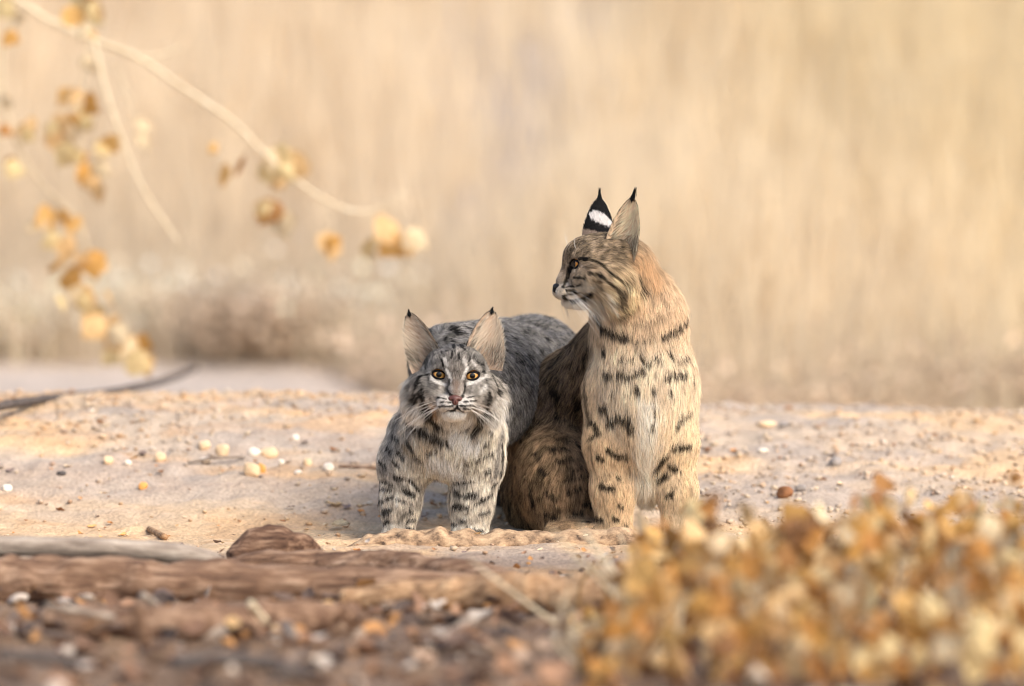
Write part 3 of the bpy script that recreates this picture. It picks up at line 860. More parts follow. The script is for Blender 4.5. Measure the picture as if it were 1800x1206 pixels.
for pts, w in [([(1052, 563), (1060, 579)], 9), ([(1062, 582), (1078, 592), (1098, 598)], 10), ([(1104, 600), (1120, 606)], 4.5), ([(1130, 604), (1150, 602)], 4), ([(1164, 599), (1180, 592), (1195, 580)], 8), ([(1197, 578), (1208, 560)], 7),
               ([(1062, 622), (1063, 630)], 7), ([(1089, 635), (1112, 638)], 4), ([(1128, 635), (1142, 647)], 5), ([(1118, 622), (1124, 625)], 4), ([(1150, 634), (1163, 643)], 5), ([(1176, 625), (1183, 634)], 5), ([(1190, 641), (1210, 635)], 4),
               ([(1064, 662), (1077, 667)], 8), ([(1088, 662), (1105, 667), (1128, 659)], 8.5), ([(1171, 667), (1204, 662)], 7), ([(1216, 669), (1216, 674)], 6), ([(1119, 686), (1122, 694)], 6), ([(1078, 696), (1081, 698)], 4), ([(1176, 692), (1181, 701)], 6), ([(1149, 690), (1150, 696)], 4), ([(1149, 722), (1151, 732)], 4), ([(1145, 751), (1146, 761)], 4),
               ([(1058, 721), (1070, 727)], 7), ([(1072, 747), (1092, 739), (1105, 746), (1110, 760)], 9.5), ([(1041, 745), (1050, 760)], 6), ([(1035, 775), (1056, 765)], 5),
               ([(1070, 794), (1086, 804), (1106, 804)], 7), ([(1052, 804), (1060, 810)], 7), ([(1058, 857), (1077, 863)], 7), ([(1087, 891), (1093, 894)], 6), ([(1080, 914), (1085, 917)], 6), ([(1084, 842), (1090, 842)], 4), ([(1098, 925), (1102, 927)], 4),
               ([(1181, 790), (1212, 788)], 7.5), ([(1152, 827), (1158, 812), (1170, 803)], 8.5), ([(1174, 818), (1189, 830)], 9), ([(1157, 848), (1169, 842)], 9), ([(1176, 872), (1181, 873)], 8), ([(1191, 740), (1213, 731)], 6), ([(1186, 755), (1190, 748)], 5),
               
               ([(976, 815), (1004, 811)], 6), ([(992, 846), (1034, 841)], 5), ([(998, 869), (1018, 861)], 6), ([(1002, 909), (1021, 904)], 8), ([(1026, 919), (1060, 914)], 8), ([(1012, 939), (1040, 934)], 8), ([(1025, 888), (1041, 893)], 7), ([(966, 792), (973, 794)], 7), ([(990, 791), (998, 793)], 7), ([(950, 830), (962, 836)], 6), ([(960, 868), (976, 876)], 7), ([(1010, 780), (1022, 792)], 6), ([(940, 800), (948, 812)], 6), ([(935, 870), (940, 890)], 8), ([(960, 905), (975, 915)], 7), ([(1008, 830), (1022, 826)], 4),
               ([(1026, 457), (1036, 456), (1050, 460), (1064, 470), (1079, 487), (1100, 503)], 3.4), ([(1098, 504), (1109, 512)], 6), ([(1036, 482), (1056, 485), (1070, 497), (1088, 512), (1094, 527)], 4), ([(1092, 520), (1098, 548)], 9),
               ([(1124, 492), (1127, 504)], 6), ([(1124, 522), (1139, 517)], 6), ([(996, 512), (1011, 511)], 3.4), ([(990, 520), (1020, 514)], 3.2), ([(997, 505), (1009, 503)], 2.8), ([(1014, 503), (1022, 500)], 2.4), ([(1028, 521), (1042, 515)], 4),
               ([(993, 524), (1006, 530), (1028, 526), (1040, 518)], 6), ([(996, 493), (990, 505)], 4.5), ([(1003, 474), (999, 486)], 5), ([(1002, 463), (1008, 456), (1020, 454), (1028, 456)], 4), ([(1003, 476), (1001, 470)], 6), ([(1010, 489), (1030, 490)], 3)]:
    a.mark(pts, w * (1.22 if pts[0][1] > 560 else 1.3))
for pts, w in [([(1088, 564), (1110, 571), (1142, 576), (1165, 561)], 4.5), ([(1165, 534), (1174, 541)], 6), ([(1030, 470), (1048, 473)], 2.5), ([(1028, 476), (1046, 470)], 2.5), ([(1044, 495), (1060, 498)], 4), ([(1082, 545), (1092, 556)], 4), ([(1010, 430), (1004, 440)], 3), ([(1022, 416), (1014, 426)], 3), ([(1100, 775), (1108, 780)], 4), ([(1150, 660), (1152, 668)], 4)]:
    a.mark(pts, w, BR, 0.75)
a.mark([(1033, 620), (1031, 650), (1029, 693), (1038, 748)], 14, srgb(40, 30, 24), 0.8)
a.mark([(1039, 785), (1047, 832), (1060, 875), (1073, 922)], 4, BR, 0.5)  # occlusion along the thigh's front edge, painted as a brown line


def adult_back(u, t):
    u = np.asarray(u); t = np.asarray(t)
    tt = t + 0.10 * u + 0.010 * np.sin(23 * u + 9 * t)
    wht = (((tt - 0.60) / 0.11) ** 2 + ((u - 0.0) / 0.9) ** 2 < 1)[..., None]
    return np.where(wht, srgb(205, 200, 196), np.where((tt > 0.32)[..., None], srgb(22, 21, 22), srgb(140, 122, 108)))


def build_adult():
    m_nose = plain_mat('nose_black', srgb(24, 21, 21), 0.5, 0.3, 0.0, 0.2, 900)
    m_eye = iris_mat('eye_orange', srgb(226, 148, 36), srgb(190, 108, 22))
    return build_cat(a, 'bobcat', 'larger tawny bobcat sitting upright with spotted chest, head turned in profile', 'pair of bobcats', m_nose, m_eye,
                     np.array([-0.06, -0.21, -0.03]), np.array([0.36, 0.56, 0.64]), look=(0, 0),
                     spec=dict(base=(1080, 955, 0.1), ear_in=srgb(232, 202, 170), ear_hair=srgb(248, 228, 198), ear_back=adult_back, tuft=0.019, tuft_lean=0.0, tuft_bend=0.2, cover=4.7, pale=srgb(228, 196, 150)))
# ------------------------------------------------------------------ the setting
RG = np.random.default_rng(5)
ZL = P(300, 702, 1.25)[2]; ZR = P(1450, 724, 1.25)[2]


def ground_z(x, y):
    x = np.asarray(x, float); y = np.asarray(y, float)
    p = np.stack([x, y, np.zeros_like(x)], -1).reshape(-1, 3)
    n1 = (fbm(p, 0.55, 41, 2) - 0.5).reshape(x.shape)
    n2 = (fbm(p, 0.06, 42, 3) - 0.5).reshape(x.shape)
    n3 = (fbm(p, 2.5, 43, 2) - 0.5).reshape(x.shape)
    n4 = (fbm(p, 0.024, 44, 2) - 0.5).reshape(x.shape)
    ry = 1.25 + 0.10 * np.sin(x * 2.1 + 0.5)
    zr = ZL + (ZR - ZL) * sstep(-0.5, 0.5, x) - 0.012 * sstep(0.5, 0.95, x)
    crest = zr * sstep(0.05, 1.0, y / ry) * (1 - sstep(ry + 0.15, ry + 1.5, y))
    near = np.exp(-(y / 4.0) ** 4)
    z = crest + near * (0.018 * n1 * sstep(0.05, 0.5, np.abs(y) + 0.02) + 0.022 * n2 + 0.014 * n4 * (0.4 + 0.6 * sstep(0.1, 0.5, y)))
    z = z - 0.03 * sstep(-0.35, -0.8, y) * near
    right = sstep(-0.55, 0.25, x)
    z = z - 0.30 * right * sstep(ry + 0.2, 4.0, y)
    st = 5.9 - 1.7 * right
    bank = np.clip(y - st, 0, 18) * (0.16 + 0.10 * sstep(0, 4, y - st))
    z = z + bank + 0.25 * n3 * sstep(st + 1, st + 5, y)
    return z


def lines(*segs):
    out = []
    for a_, b_, st in segs:
        out += list(np.arange(a_, b_, st))
    out.append(segs[-1][1])
    return np.array(out)


gx = lines((-400, -40, 40), (-40, -8, 4), (-8, -1.6, 0.3), (-1.6, 1.6, 0.012), (1.6, 8, 0.3), (8, 40, 4), (40, 400, 40))
gy = lines((-60, -8, 6), (-8, -3.4, 0.25), (-3.4, 2.9, 0.014), (2.9, 8, 0.15), (8, 30, 0.8), (30, 400, 37))
GX, GY = np.meshgrid(gx, gy, indexing='ij')
GZ = ground_z(GX, GY)
gp = np.stack([GX, GY, GZ], -1).reshape(-1, 3)
ii = (np.arange(len(gx) - 1)[:, None] * len(gy) + np.arange(len(gy) - 1)[None]).ravel()
gq = np.stack([ii, ii + len(gy), ii + len(gy) + 1, ii + 1], 1)


def soil_tint(p):
    """Soil colours: pale orange sand, pinkish grey gravelly dirt, brown leafy soil in front with shade painted in."""
    q = p * np.array([1, 1, 0])
    sand = srgb(228, 194, 154); dirt = srgb(210, 188, 164); grey = srgb(190, 174, 160); orange = srgb(214, 168, 122); shaded_mould = srgb(116, 92, 76)
    n1 = fbm(q, (0.32, 0.16, 1), 51, 3); n2 = fbm(q, (0.10, 0.06, 1), 52, 3); n3 = fbm(q, 0.02, 53, 2)
    c = dirt + (sand - dirt) * sstep(0.38, 0.62, n1)[:, None]
    smooth_sand = (1 - sstep(0.1, 0.5, np.abs(p[:, 1] - 0.02) + 0.25 * (n1 - 0.5))) * (1 - sstep(0.28, 0.6, np.abs(p[:, 0] + 0.55)))
    c = c + (sand - c) * (0.9 * smooth_sand)[:, None]
    c = c + (orange - c) * (0.45 * sstep(0.48, 0.62, n2) * (1 - 0.8 * sstep(0.1, 0.35, p[:, 0])))[:, None]
    c = c + (grey - c) * (0.7 * sstep(0.50, 0.64, fbm(q, (0.25, 0.12, 1), 54, 2)) * (1 - smooth_sand))[:, None]
    fr = sstep(-0.22, -0.75, p[:, 1] + 0.25 * (n1 - 0.5) + 0.35 * sstep(-0.4, 0.1, p[:, 0]) * 0)
    c = c + (shaded_mould - c) * (0.8 * fr)[:, None]  # this brown also carries the foreground's shade, painted into the soil
    far = sstep(3.0, 6.0, p[:, 1])
    c = c + (srgb(208, 192, 178) - c) * far[:, None]
    return np.clip(c * (0.64 + 0.32 * n3)[:, None], 0, 0.85)


M_SOIL = tint_mat('soil', 0.95, 0.1, speckle=(160.0, 0.22))
tag(mesh_obj('ground', gp, gq, M_SOIL, tint=soil_tint(gp)), kind='structure')


# ---- small shapes shared by many pieces
def pebble(seed, flat=0.6, sub=1, cubic=0.0):
    r = np.random.default_rng(seed)
    t = (1 + 5 ** .5) / 2
    v = unit(np.array([(-1, t, 0), (1, t, 0), (-1, -t, 0), (1, -t, 0), (0, -1, t), (0, 1, t), (0, -1, -t), (0, 1, -t), (t, 0, -1), (t, 0, 1), (-t, 0, -1), (-t, 0, 1)], float))
    f = [(0, 11, 5), (0, 5, 1), (0, 1, 7), (0, 7, 10), (0, 10, 11), (1, 5, 9), (5, 11, 4), (11, 10, 2), (10, 7, 6), (7, 1, 8), (3, 9, 4), (3, 4, 2), (3, 2, 6), (3, 6, 8), (3, 8, 9), (4, 9, 5), (2, 4, 11), (6, 2, 10), (8, 6, 7), (9, 8, 1)]
    v = list(map(tuple, v))
    for _ in range(sub):
        mid = {}; nf = []
        def m_(a_, b_):
            kk = (min(a_, b_), max(a_, b_))
            if kk not in mid:
                mid[kk] = len(v); v.append(tuple(unit((np.array(v[a_]) + np.array(v[b_])) / 2)))
            return mid[kk]
        for a_, b_, c_ in f:
            ab, bc, ca = m_(a_, b_), m_(b_, c_), m_(c_, a_)
            nf += [(a_, ab, ca), (b_, bc, ab), (c_, ca, bc), (ab, bc, ca)]
        f = nf
    v = np.array(v)
    for _ in range(7):                       # chop planes for facets
        d = unit(r.normal(size=3)); h = r.uniform(0.62, 0.85)
        s = v @ d; m = s > h
        v[m] -= np.outer(s[m] - h, d)
    if cubic:
        v = np.sign(v) * np.abs(v) ** (1 - cubic)
    v *= 0.5 * np.array([1, r.uniform(0.7, 1), flat])
    return v + 0.03 * r.normal(size=v.shape) * (1 if sub < 2 else 0.3), np.array(f)


def tube(pts, rad, sides=8, jag=0.0, seed=0, cap=True):
    pts = np.asarray(pts, float); n = len(pts)
    rad = np.broadcast_to(np.asarray(rad, float), (n,))
    tg = unit(np.gradient(pts, axis=0))
    up = np.array([0, 0, 1.0]) if abs(tg[0, 2]) < 0.9 else np.array([1.0, 0, 0])
    V = []
    for i in range(n):
        s1 = unit(np.cross(tg[i], up)); s2 = np.cross(s1, tg[i]); up = s2
        for j in range(sides):
            an = 2 * math.pi * j / sides
            V.append(pts[i] + rad[i] * (math.cos(an) * s1 + math.sin(an) * s2))
    V = np.array(V)
    if jag:
        q = V.copy()
        ctr = np.repeat(pts, sides, 0)
        V = ctr + (V - ctr) * (1 + jag * (fbm(q, rad.mean() * 1.2, seed, 3) - 0.5) * 2)[:, None]
    F = []
    for i in range(n - 1):
        for j in range(sides):
            a_ = i * sides + j; b_ = i * sides + (j + 1) % sides
            F.append((a_, b_, b_ + sides, a_ + sides))
    if cap:
        F.append(tuple(range(sides - 1, -1, -1))); F.append(tuple((n - 1) * sides + j for j in range(sides)))
    return V, F


def spline(pts, n):
    pts = np.asarray(pts, float)
    if len(pts) == 2:
        return pts[0] + np.linspace(0, 1, n)[:, None] * (pts[1] - pts[0])
    out = []
    t = np.linspace(0, len(pts) - 1, n)
    for x in t:
        i = min(int(x), len(pts) - 2); f = x - i
        p0 = pts[max(i - 1, 0)]; p1 = pts[i]; p2 = pts[i + 1]; p3 = pts[min(i + 2, len(pts) - 1)]
        out.append(0.5 * ((2 * p1) + (-p0 + p2) * f + (2 * p0 - 5 * p1 + 4 * p2 - p3) * f * f + (-p0 + 3 * p1 - 3 * p2 + p3) * f ** 3))
    return np.array(out)


def join(parts):
    V = []; F = []; n = 0
    for v, f in parts:
        V.append(v); F += [tuple(i + n for i in t) for t in f]; n += len(v)
    return np.concatenate(V), F


def leaf_shape(seed, curl=0.5, width=0.85, ny=6):
    """A dry cottonwood-like leaf with stalk end at the origin, 1 long along +Y, folded and curled."""
    r = np.random.default_rng(seed)
    V = []; F = []
    xs = [-1, -0.5, 0, 0.5, 1]
    tw = r.uniform(-0.8, 0.8); cu = curl * r.uniform(0.4, 1.4); fo = r.uniform(0.1, 0.6)
    for i in range(ny + 1):
        t = i / ny
        w = width * 0.5 * np.interp(t, [0, .1, .28, .5, .75, .92, 1], [.15, .72, 1, .92, .58, .22, .02])
        for x in xs:
            xx = x * w * (1 + 0.08 * r.normal())
            z = fo * abs(x) ** 1.3 * w + cu * (t - 0.4) ** 2 * 0.6 + 0.03 * r.normal() + tw * x * w * (t - 0.3) * 0.6
            yy = t * (1 - 0.15 * cu) + (0.06 * (1 - abs(x)) if t > 0.9 else 0)
            V.append((xx, yy, z))
    n = len(xs)
    for i in range(ny):
        for j in range(n - 1):
            a_ = i * n + j
            F.append((a_, a_ + 1, a_ + n + 1, a_ + n))
    return np.array(V), np.array(F)


def rand_rot(n, rng, tilt=math.pi):
    """n random rotation matrices; tilt limits the angle of local Z from world Z."""
    az = rng.uniform(0, 2 * math.pi, n); sp = rng.uniform(0, 2 * math.pi, n); th = tilt * np.sqrt(rng.random(n))
    ca, sa, ct, st, cs, ss = np.cos(az), np.sin(az), np.cos(th), np.sin(th), np.cos(sp), np.sin(sp)
    Z = np.zeros(n); O = np.ones(n)
    Rz = np.stack([ca, -sa, Z, sa, ca, Z, Z, Z, O], 1).reshape(n, 3, 3)
    Rx = np.stack([O, Z, Z, Z, ct, -st, Z, st, ct], 1).reshape(n, 3, 3)
    Rs = np.stack([cs, -ss, Z, ss, cs, Z, Z, Z, O], 1).reshape(n, 3, 3)
    return Rz @ Rx @ Rs


def scatter(shapes, pos, R, size, tints):
    """Many copies of a few shapes in one mesh (for uncountable stuff)."""
    Vs = []; Fs = []; Ts = []; n = 0
    pick = np.arange(len(pos)) % len(shapes)
    for s, (v, f) in enumerate(shapes):
        m = pick == s
        if not m.any(): continue
        X = np.einsum('nij,vj->nvi', R[m], v) * size[m][:, None, None] + pos[m][:, None, :]
        k_ = m.sum()
        Vs.append(X.reshape(-1, 3))
        Fs.append((f[None] + (np.arange(k_) * len(v))[:, None, None]).reshape(-1, f.shape[1]) + n)
        Ts.append(np.repeat(tints[m], len(v), 0))
        n += k_ * len(v)
    return np.concatenate(Vs), np.concatenate(Fs), np.concatenate(Ts)


def on_ground(px, py, y0=-3.3, y1=1.3):
    """Ground point seen at a photo pixel (marching along the sight line)."""
    ys = np.linspace(y0, y1, 1600)
    pts = np.array([P(px, py, y) for y in ys])
    g = ground_z(pts[:, 0], pts[:, 1])
    i = np.argmax(pts[:, 2] <= g)
    return np.array([pts[i, 0], ys[i], g[i]])


# ---- gravel and grit
def gravel():
    n = 36000
    x = RG.uniform(-1.5, 1.5, n); y = RG.uniform(-0.5, 2.2, n)
    q = np.stack([x, y, 0 * x], 1)
    dens = 0.08 + 0.15 * sstep(0.3, 0.6, y) + 0.9 * sstep(0.34, 0.56, fbm(q, 0.22, 61, 2)) * sstep(-0.1, 0.35, y)
    dens *= 1 - 0.85 * (1 - sstep(0.2, 0.55, np.abs(y - 0.0))) * (1 - sstep(0.25, 0.6, np.abs(x + 0.5)))
    m = RG.random(n) < dens
    x, y = x[m], y[m]; n = len(x)
    size = 0.0028 + 0.016 * RG.random(n) ** 5
    pos = np.stack([x, y, ground_z(x, y) + size * 0.15 + 0.0005], 1)
    pal = np.array([srgb(226, 202, 168), srgb(208, 188, 166), srgb(186, 168, 152), srgb(204, 160, 116), srgb(156, 138, 126), srgb(120, 110, 106), srgb(236, 226, 210), srgb(178, 134, 104)])
    t = pal[RG.choice(len(pal), n, p=[.20, .26, .20, .15, .06, .03, .04, .06])] * RG.uniform(0.8, 1.1, (n, 1))
    t = 0.5 * t + 0.5 * soil_tint(pos) / 0.88
    V, F, T = scatter([pebble(s, 0.55, 0) for s in range(8)], pos, rand_rot(n, RG, 0.5), size, t * 0.88)
    tag(mesh_obj('gravel', V, F, tint_mat('gravel', 0.85, 0.2), smooth=False, tint=np.clip(T, 0, 0.85)), 'loose pale gravel and grit spread over the sandy ridge', 'gravel', kind='stuff')


def stone_mat(name, col):
    return plain_mat(name, col, 0.8, 0.25, 0, 0.22, 60)


def stones():
    cream = stone_mat('stone_cream', srgb(224, 194, 156)); white = stone_mat('stone_white', srgb(232, 220, 202)); grey = stone_mat('stone_grey', srgb(150, 142, 136))
    amber = stone_mat('stone_amber', srgb(226, 164, 92)); brown = stone_mat('stone_brown', srgb(140, 96, 64)); dark = stone_mat('stone_dark', srgb(82, 76, 74))
    L = [(360, 781, 22, 17, cream, 'pale cream stone beside the blocky cream stone left of the bobcats'),
         (391, 790, 27, 24, cream, 'blocky cream stone with a flat bright top on the ridge'),
         (447, 794, 26, 18, white, 'off-white stone touching a longer cream stone'),
         (472, 794, 36, 20, cream, 'long cream stone behind the square honey stone'),
         (442, 823, 31, 27, cream, 'square honey-cream stone with an orange pebble beside it'),
         (460, 822, 15, 18, amber, 'orange pebble against the square honey stone'),
         (541, 811, 17, 15, cream, 'small cream stone between square stone and smaller bobcat'),
         (578, 820, 20, 16, white, 'white pointed stone nearest the smaller bobcat'),
         (524, 830, 16, 10, white, 'flat white chip of stone below the small cream stone'),
         (519, 769, 15, 11, white, 'small white stone up on the gravel left of the bobcats'),
         (360, 809, 24, 9, white, 'thin flat white stone lying at the end of a grey twig'),
         (494, 811, 12, 9, white, 'tiny white stone between the square stone and the bobcats'),
         (282, 801, 22, 18, cream, 'rounded cream stone on the gravel bank'),
         (190, 807, 19, 15, cream, 'cream pebble near a small bright white chip'),
         (225, 813, 14, 9, white, 'small bright white chip on the gravel bank'),
         (252, 853, 18, 14, amber, 'amber yellow pebble at the edge of the smooth sand'),
         (108, 831, 18, 8, dark, 'dark flat stone on the grey gravel'),
         (12, 858, 20, 12, white, 'whitish stone on the grey gravel by the dark stone'),
         (1468, 809, 24, 17, grey, 'grey tilted stone on the ridge right of the larger bobcat'),
         (1346, 745, 40, 13, cream, 'long low tan stone near the ridge crest'),
         (1378, 745, 22, 10, grey, 'bluish grey flat stone beside the long tan stone'),
         (1342, 791, 20, 8, white, 'thin white stone chip on the ridge right of the larger bobcat'),
         (1380, 863, 32, 22, brown, 'brown lumpy clod on the pale dirt right of the larger bobcat'),
         (1408, 857, 20, 12, grey, 'small grey stone behind the brown lumpy clod'),
         (1222, 771, 18, 9, grey, 'grey stone chip close to the larger bobcat')]
    for i, (px, py, w, h, m, lab) in enumerate(L):
        g = on_ground(px, py + h * 0.5)
        v, f = pebble(200 + i, 1.0, 2, 0.25 if 'blocky' in lab or 'square' in lab else 0.08)
        v = v * np.array([1, 0.9, 1]) / (v.max(0) - v.min(0)) * np.array([w * SC, w * SC * 0.8, h * SC * 1.15])
        v[:, 2] -= v[:, 2].min() + 0.22 * h * SC
        o = mesh_obj('stone', v, f, m, smooth=False)
        o.location = g; o.rotation_euler = (0, 0, RG.uniform(-0.4, 0.4))
        tag(o, lab, 'stone', 'stones lying on the ridge')


# ---- wood: logs, bark, sticks
def wood_mat(name, c0, c1, c2, scale=30.0, stretch=(1, 8, 8)):
    m, N, L, b = mat_new(name)
    t = N.new('ShaderNodeTexCoord'); mp = N.new('ShaderNodeMapping'); mp.inputs['Scale'].default_value = stretch
    L.new(t.outputs['Object'], mp.inputs[0])
    n = N.new('ShaderNodeTexNoise'); n.inputs['Scale'].default_value = scale; n.inputs['Detail'].default_value = 6; n.inputs['Roughness'].default_value = 0.65
    L.new(mp.outputs[0], n.inputs['Vector'])
    r = N.new('ShaderNodeValToRGB'); e = r.color_ramp.elements
    e[0].position = 0.32; e[0].color = (*c0, 1); e[1].position = 0.68; e[1].color = (*c2, 1)
    x = e.new(0.5); x.color = (*c1, 1)
    L.new(n.outputs['Fac'], r.inputs[0]); L.new(r.outputs[0], b.inputs['Base Color'])
    b.inputs['Roughness'].default_value = 0.9; b.inputs['Specular IOR Level'].default_value = 0.15
    bp = N.new('ShaderNodeBump'); bp.inputs['Strength'].default_value = 0.8; bp.inputs['Distance'].default_value = 0.006
    L.new(n.outputs['Fac'], bp.inputs['Height']); L.new(bp.outputs[0], b.inputs['Normal'])
    return m


W_GREY = wood_mat('wood_grey', srgb(104, 90, 80), srgb(152, 138, 124), srgb(190, 176, 160), 12)
W_BROWN = wood_mat('wood_brown', srgb(78, 58, 48), srgb(126, 98, 78), srgb(172, 144, 120), 10)
W_TAN = wood_mat('wood_tan', srgb(104, 78, 58), srgb(170, 134, 100), srgb(206, 172, 134), 20, (2, 5, 5))
W_PALE = wood_mat('wood_pale', srgb(190, 170, 140), srgb(222, 204, 172), srgb(238, 224, 198), 20)
W_DARK = wood_mat('wood_dark', srgb(58, 52, 50), srgb(92, 84, 80), srgb(128, 116, 108), 16)
W_GOLD = wood_mat('wood_gold', srgb(176, 134, 84), srgb(206, 166, 114), srgb(226, 192, 144), 20)


def wood(name, pts, rad, mat, label, cat, group=None, sides=14, jag=0.12, n=28, flat=1.0, seed=0, knots=()):
    pts = spline(pts, n)
    if np.isscalar(rad): rad = [rad] * 2
    rr = np.interp(np.linspace(0, 1, n), np.linspace(0, 1, len(rad)), rad)
    V, F = tube(pts, rr, sides, jag, seed)
    c = pts.mean(0)
    V[:, 2] = c[2] + (V[:, 2] - c[2]) * 1.0 if flat == 1 else V[:, 2]
    if flat != 1:
        ctr = np.repeat(pts, sides, 0); V[:, 2] = ctr[:, 2] + (V[:, 2] - ctr[:, 2]) * flat
    base = np.array([c[0], c[1], V[:, 2].min()])
    o = mesh_obj(name, V - base, F, mat)
    o.location = base
    tag(o, label, cat, group)
    return o


def G(px, py, lift=0.0):
    g = on_ground(px, py); g[2] += lift
    return g


def deadwood():
    def W(px, y, r, up=0.75):
        x = P(px, 1000, y)[0]
        return np.array([x, y, float(ground_z(np.array([x]), np.array([y]))[0]) + r * up])
    # crusty tan bark slab in front of the paws
    wood('bark_slab', [P(600, 972, -0.17), P(650, 962, -0.165), P(700, 958, -0.16), P(820, 957, -0.155), P(960, 958, -0.155), P(1080, 955, -0.16), P(1170, 962, -0.17), P(1230, 968, -0.17)], [0.006, 0.020, 0.026, 0.024, 0.022, 0.024, 0.020, 0.012], wood_mat('bark_tan', srgb(66, 54, 48), srgb(164, 136, 108), srgb(202, 174, 140), 42, (1, 1.4, 1.4)),
         'crusty tan slab of bark lying across in front of the bobcats paws', 'bark', sides=30, jag=0.42, n=130, seed=3, flat=1.0)
    wood('log', [W(-220, -1.02, 0.045), W(120, -1.02, 0.045), W(460, -1.02, 0.036), W(860, -1.04, 0.024)], [0.047, 0.045, 0.036, 0.020], W_BROWN,
         'weathered brown log lying behind the shaded leaf litter', 'log', 'fallen wood in front of the bobcats', sides=26, jag=0.36, n=130, seed=5)
    wood('log', [W(-220, -0.92, 0.045, 1.7), W(80, -0.93, 0.045, 1.75), W(330, -0.92, 0.04, 1.6), W(440, -0.9, 0.03, 1.0)], [0.015, 0.017, 0.017, 0.010], W_GREY,
         'long thin grey pole lying along the top of the brown log', 'log', 'fallen wood in front of the bobcats', sides=16, jag=0.14, n=60, seed=15)
    wood('log', [W(330, -0.66, 0.02), W(480, -0.66, 0.03), W(640, -0.70, 0.032), W(800, -0.80, 0.03), W(900, -0.86, 0.02)], [0.016, 0.028, 0.034, 0.032, 0.018], W_BROWN,
         'split brown branch sloping away from the dark knotted stump piece', 'log', 'fallen wood in front of the bobcats', sides=22, jag=0.4, n=90, seed=6, flat=0.8)
    wood('stump_piece', [W(405, -0.55, 0.02), W(450, -0.53, 0.034), W(510, -0.52, 0.034), W(560, -0.50, 0.014)], [0.014, 0.030, 0.028, 0.010], wood_mat('wood_umber', srgb(60, 44, 36), srgb(104, 78, 62), srgb(160, 130, 106), 14),
         'dark brown knotted piece of wood with a pale streak', 'wood', sides=22, jag=0.30, n=36, seed=7)
    wood('log', [W(600, -1.25, 0.025), W(800, -1.30, 0.034), W(950, -1.36, 0.036), W(1090, -1.40, 0.036), W(1280, -1.42, 0.03)], [0.018, 0.034, 0.038, 0.036, 0.028], W_TAN,
         'tan log half buried in litter beside the golden leaf heap', 'log', 'fallen wood in front of the bobcats', sides=24, jag=0.36, n=90, seed=8, flat=0.85)
    wood('log', [W(80, -1.75, 0.03), W(300, -1.80, 0.034), W(520, -1.72, 0.03), W(640, -1.66, 0.02)], [0.018, 0.030, 0.032, 0.016], W_BROWN,
         'mossy dark brown log sunk in the front litter', 'log', 'fallen wood in front of the bobcats', sides=20, jag=0.4, n=70, seed=18)
    wood('stick', [P(706, 1172, -2.05), P(765, 1132, -2.02), P(832, 1090, -1.98)], [0.0105, 0.010, 0.0095], W_GREY, 'straight pale grey stick propped up on the litter', 'stick', None, 10, 0.10, 20, seed=9)
    wood('stick', [P(590, 992, -0.42), P(640, 976, -0.40), P(690, 982, -0.38), P(735, 998, -0.38)], [0.006, 0.010, 0.009, 0.005], W_PALE, 'curved whitish stick arching beside the bark slab', 'stick', None, 10, 0.1, 26, seed=10)
    wood('stick', [P(640, 990, -0.24), P(680, 974, -0.22), P(705, 972, -0.21)], [0.004, 0.009, 0.007], W_PALE, 'short white splinter leaning on the bark slab', 'stick', None, 8, 0.2, 16, seed=11)
    wood('stick', [P(1010, 945, -0.165), P(1045, 940, -0.165), P(1078, 941, -0.165)], [0.002, 0.0055, 0.003], W_PALE, 'thin white curl of bark on top of the bark slab', 'stick', None, 8, 0.1, 16, seed=12, flat=0.6)
    g0, g1 = G(330, 818, 0.004), G(432, 812, 0.006)
    wood('stick', [g0, (g0 + g1) / 2 + np.array([0, 0, 0.004]), g1], [0.0022, 0.003, 0.002], W_GREY, 'thin grey twig lying between the cream stones', 'stick', None, 6, 0.1, 14, seed=13)
    g0, g1 = G(596, 824, 0.004), G(664, 828, 0.004)
    wood('stick', [g0, g1], [0.0022, 0.0026], W_BROWN, 'thin brown twig beside the smaller bobcat foreleg', 'stick', None, 6, 0.1, 14, seed=14)
    g0, g1 = G(262, 934, 0.004), G(290, 950, 0.005)
    wood('stick', [g0, g1], [0.005, 0.006], W_TAN, 'short stubby wood chip on the smooth sand', 'stick', None, 8, 0.2, 10, seed=16)
    # dark bare branch on the left rising away over the ridge
    wood('bare_branch', [P(-160, 742, 0.62), P(0, 714, 0.86), P(90, 700, 1.2), P(200, 688, 1.7), P(290, 668, 2.4), P(345, 648, 2.9)], [0.008, 0.0085, 0.008, 0.0075, 0.007, 0.005], W_DARK,
         'dark bare branch resting on the ridge and rising towards the shrubs', 'branch', None, 10, 0.15, 50, seed=17)
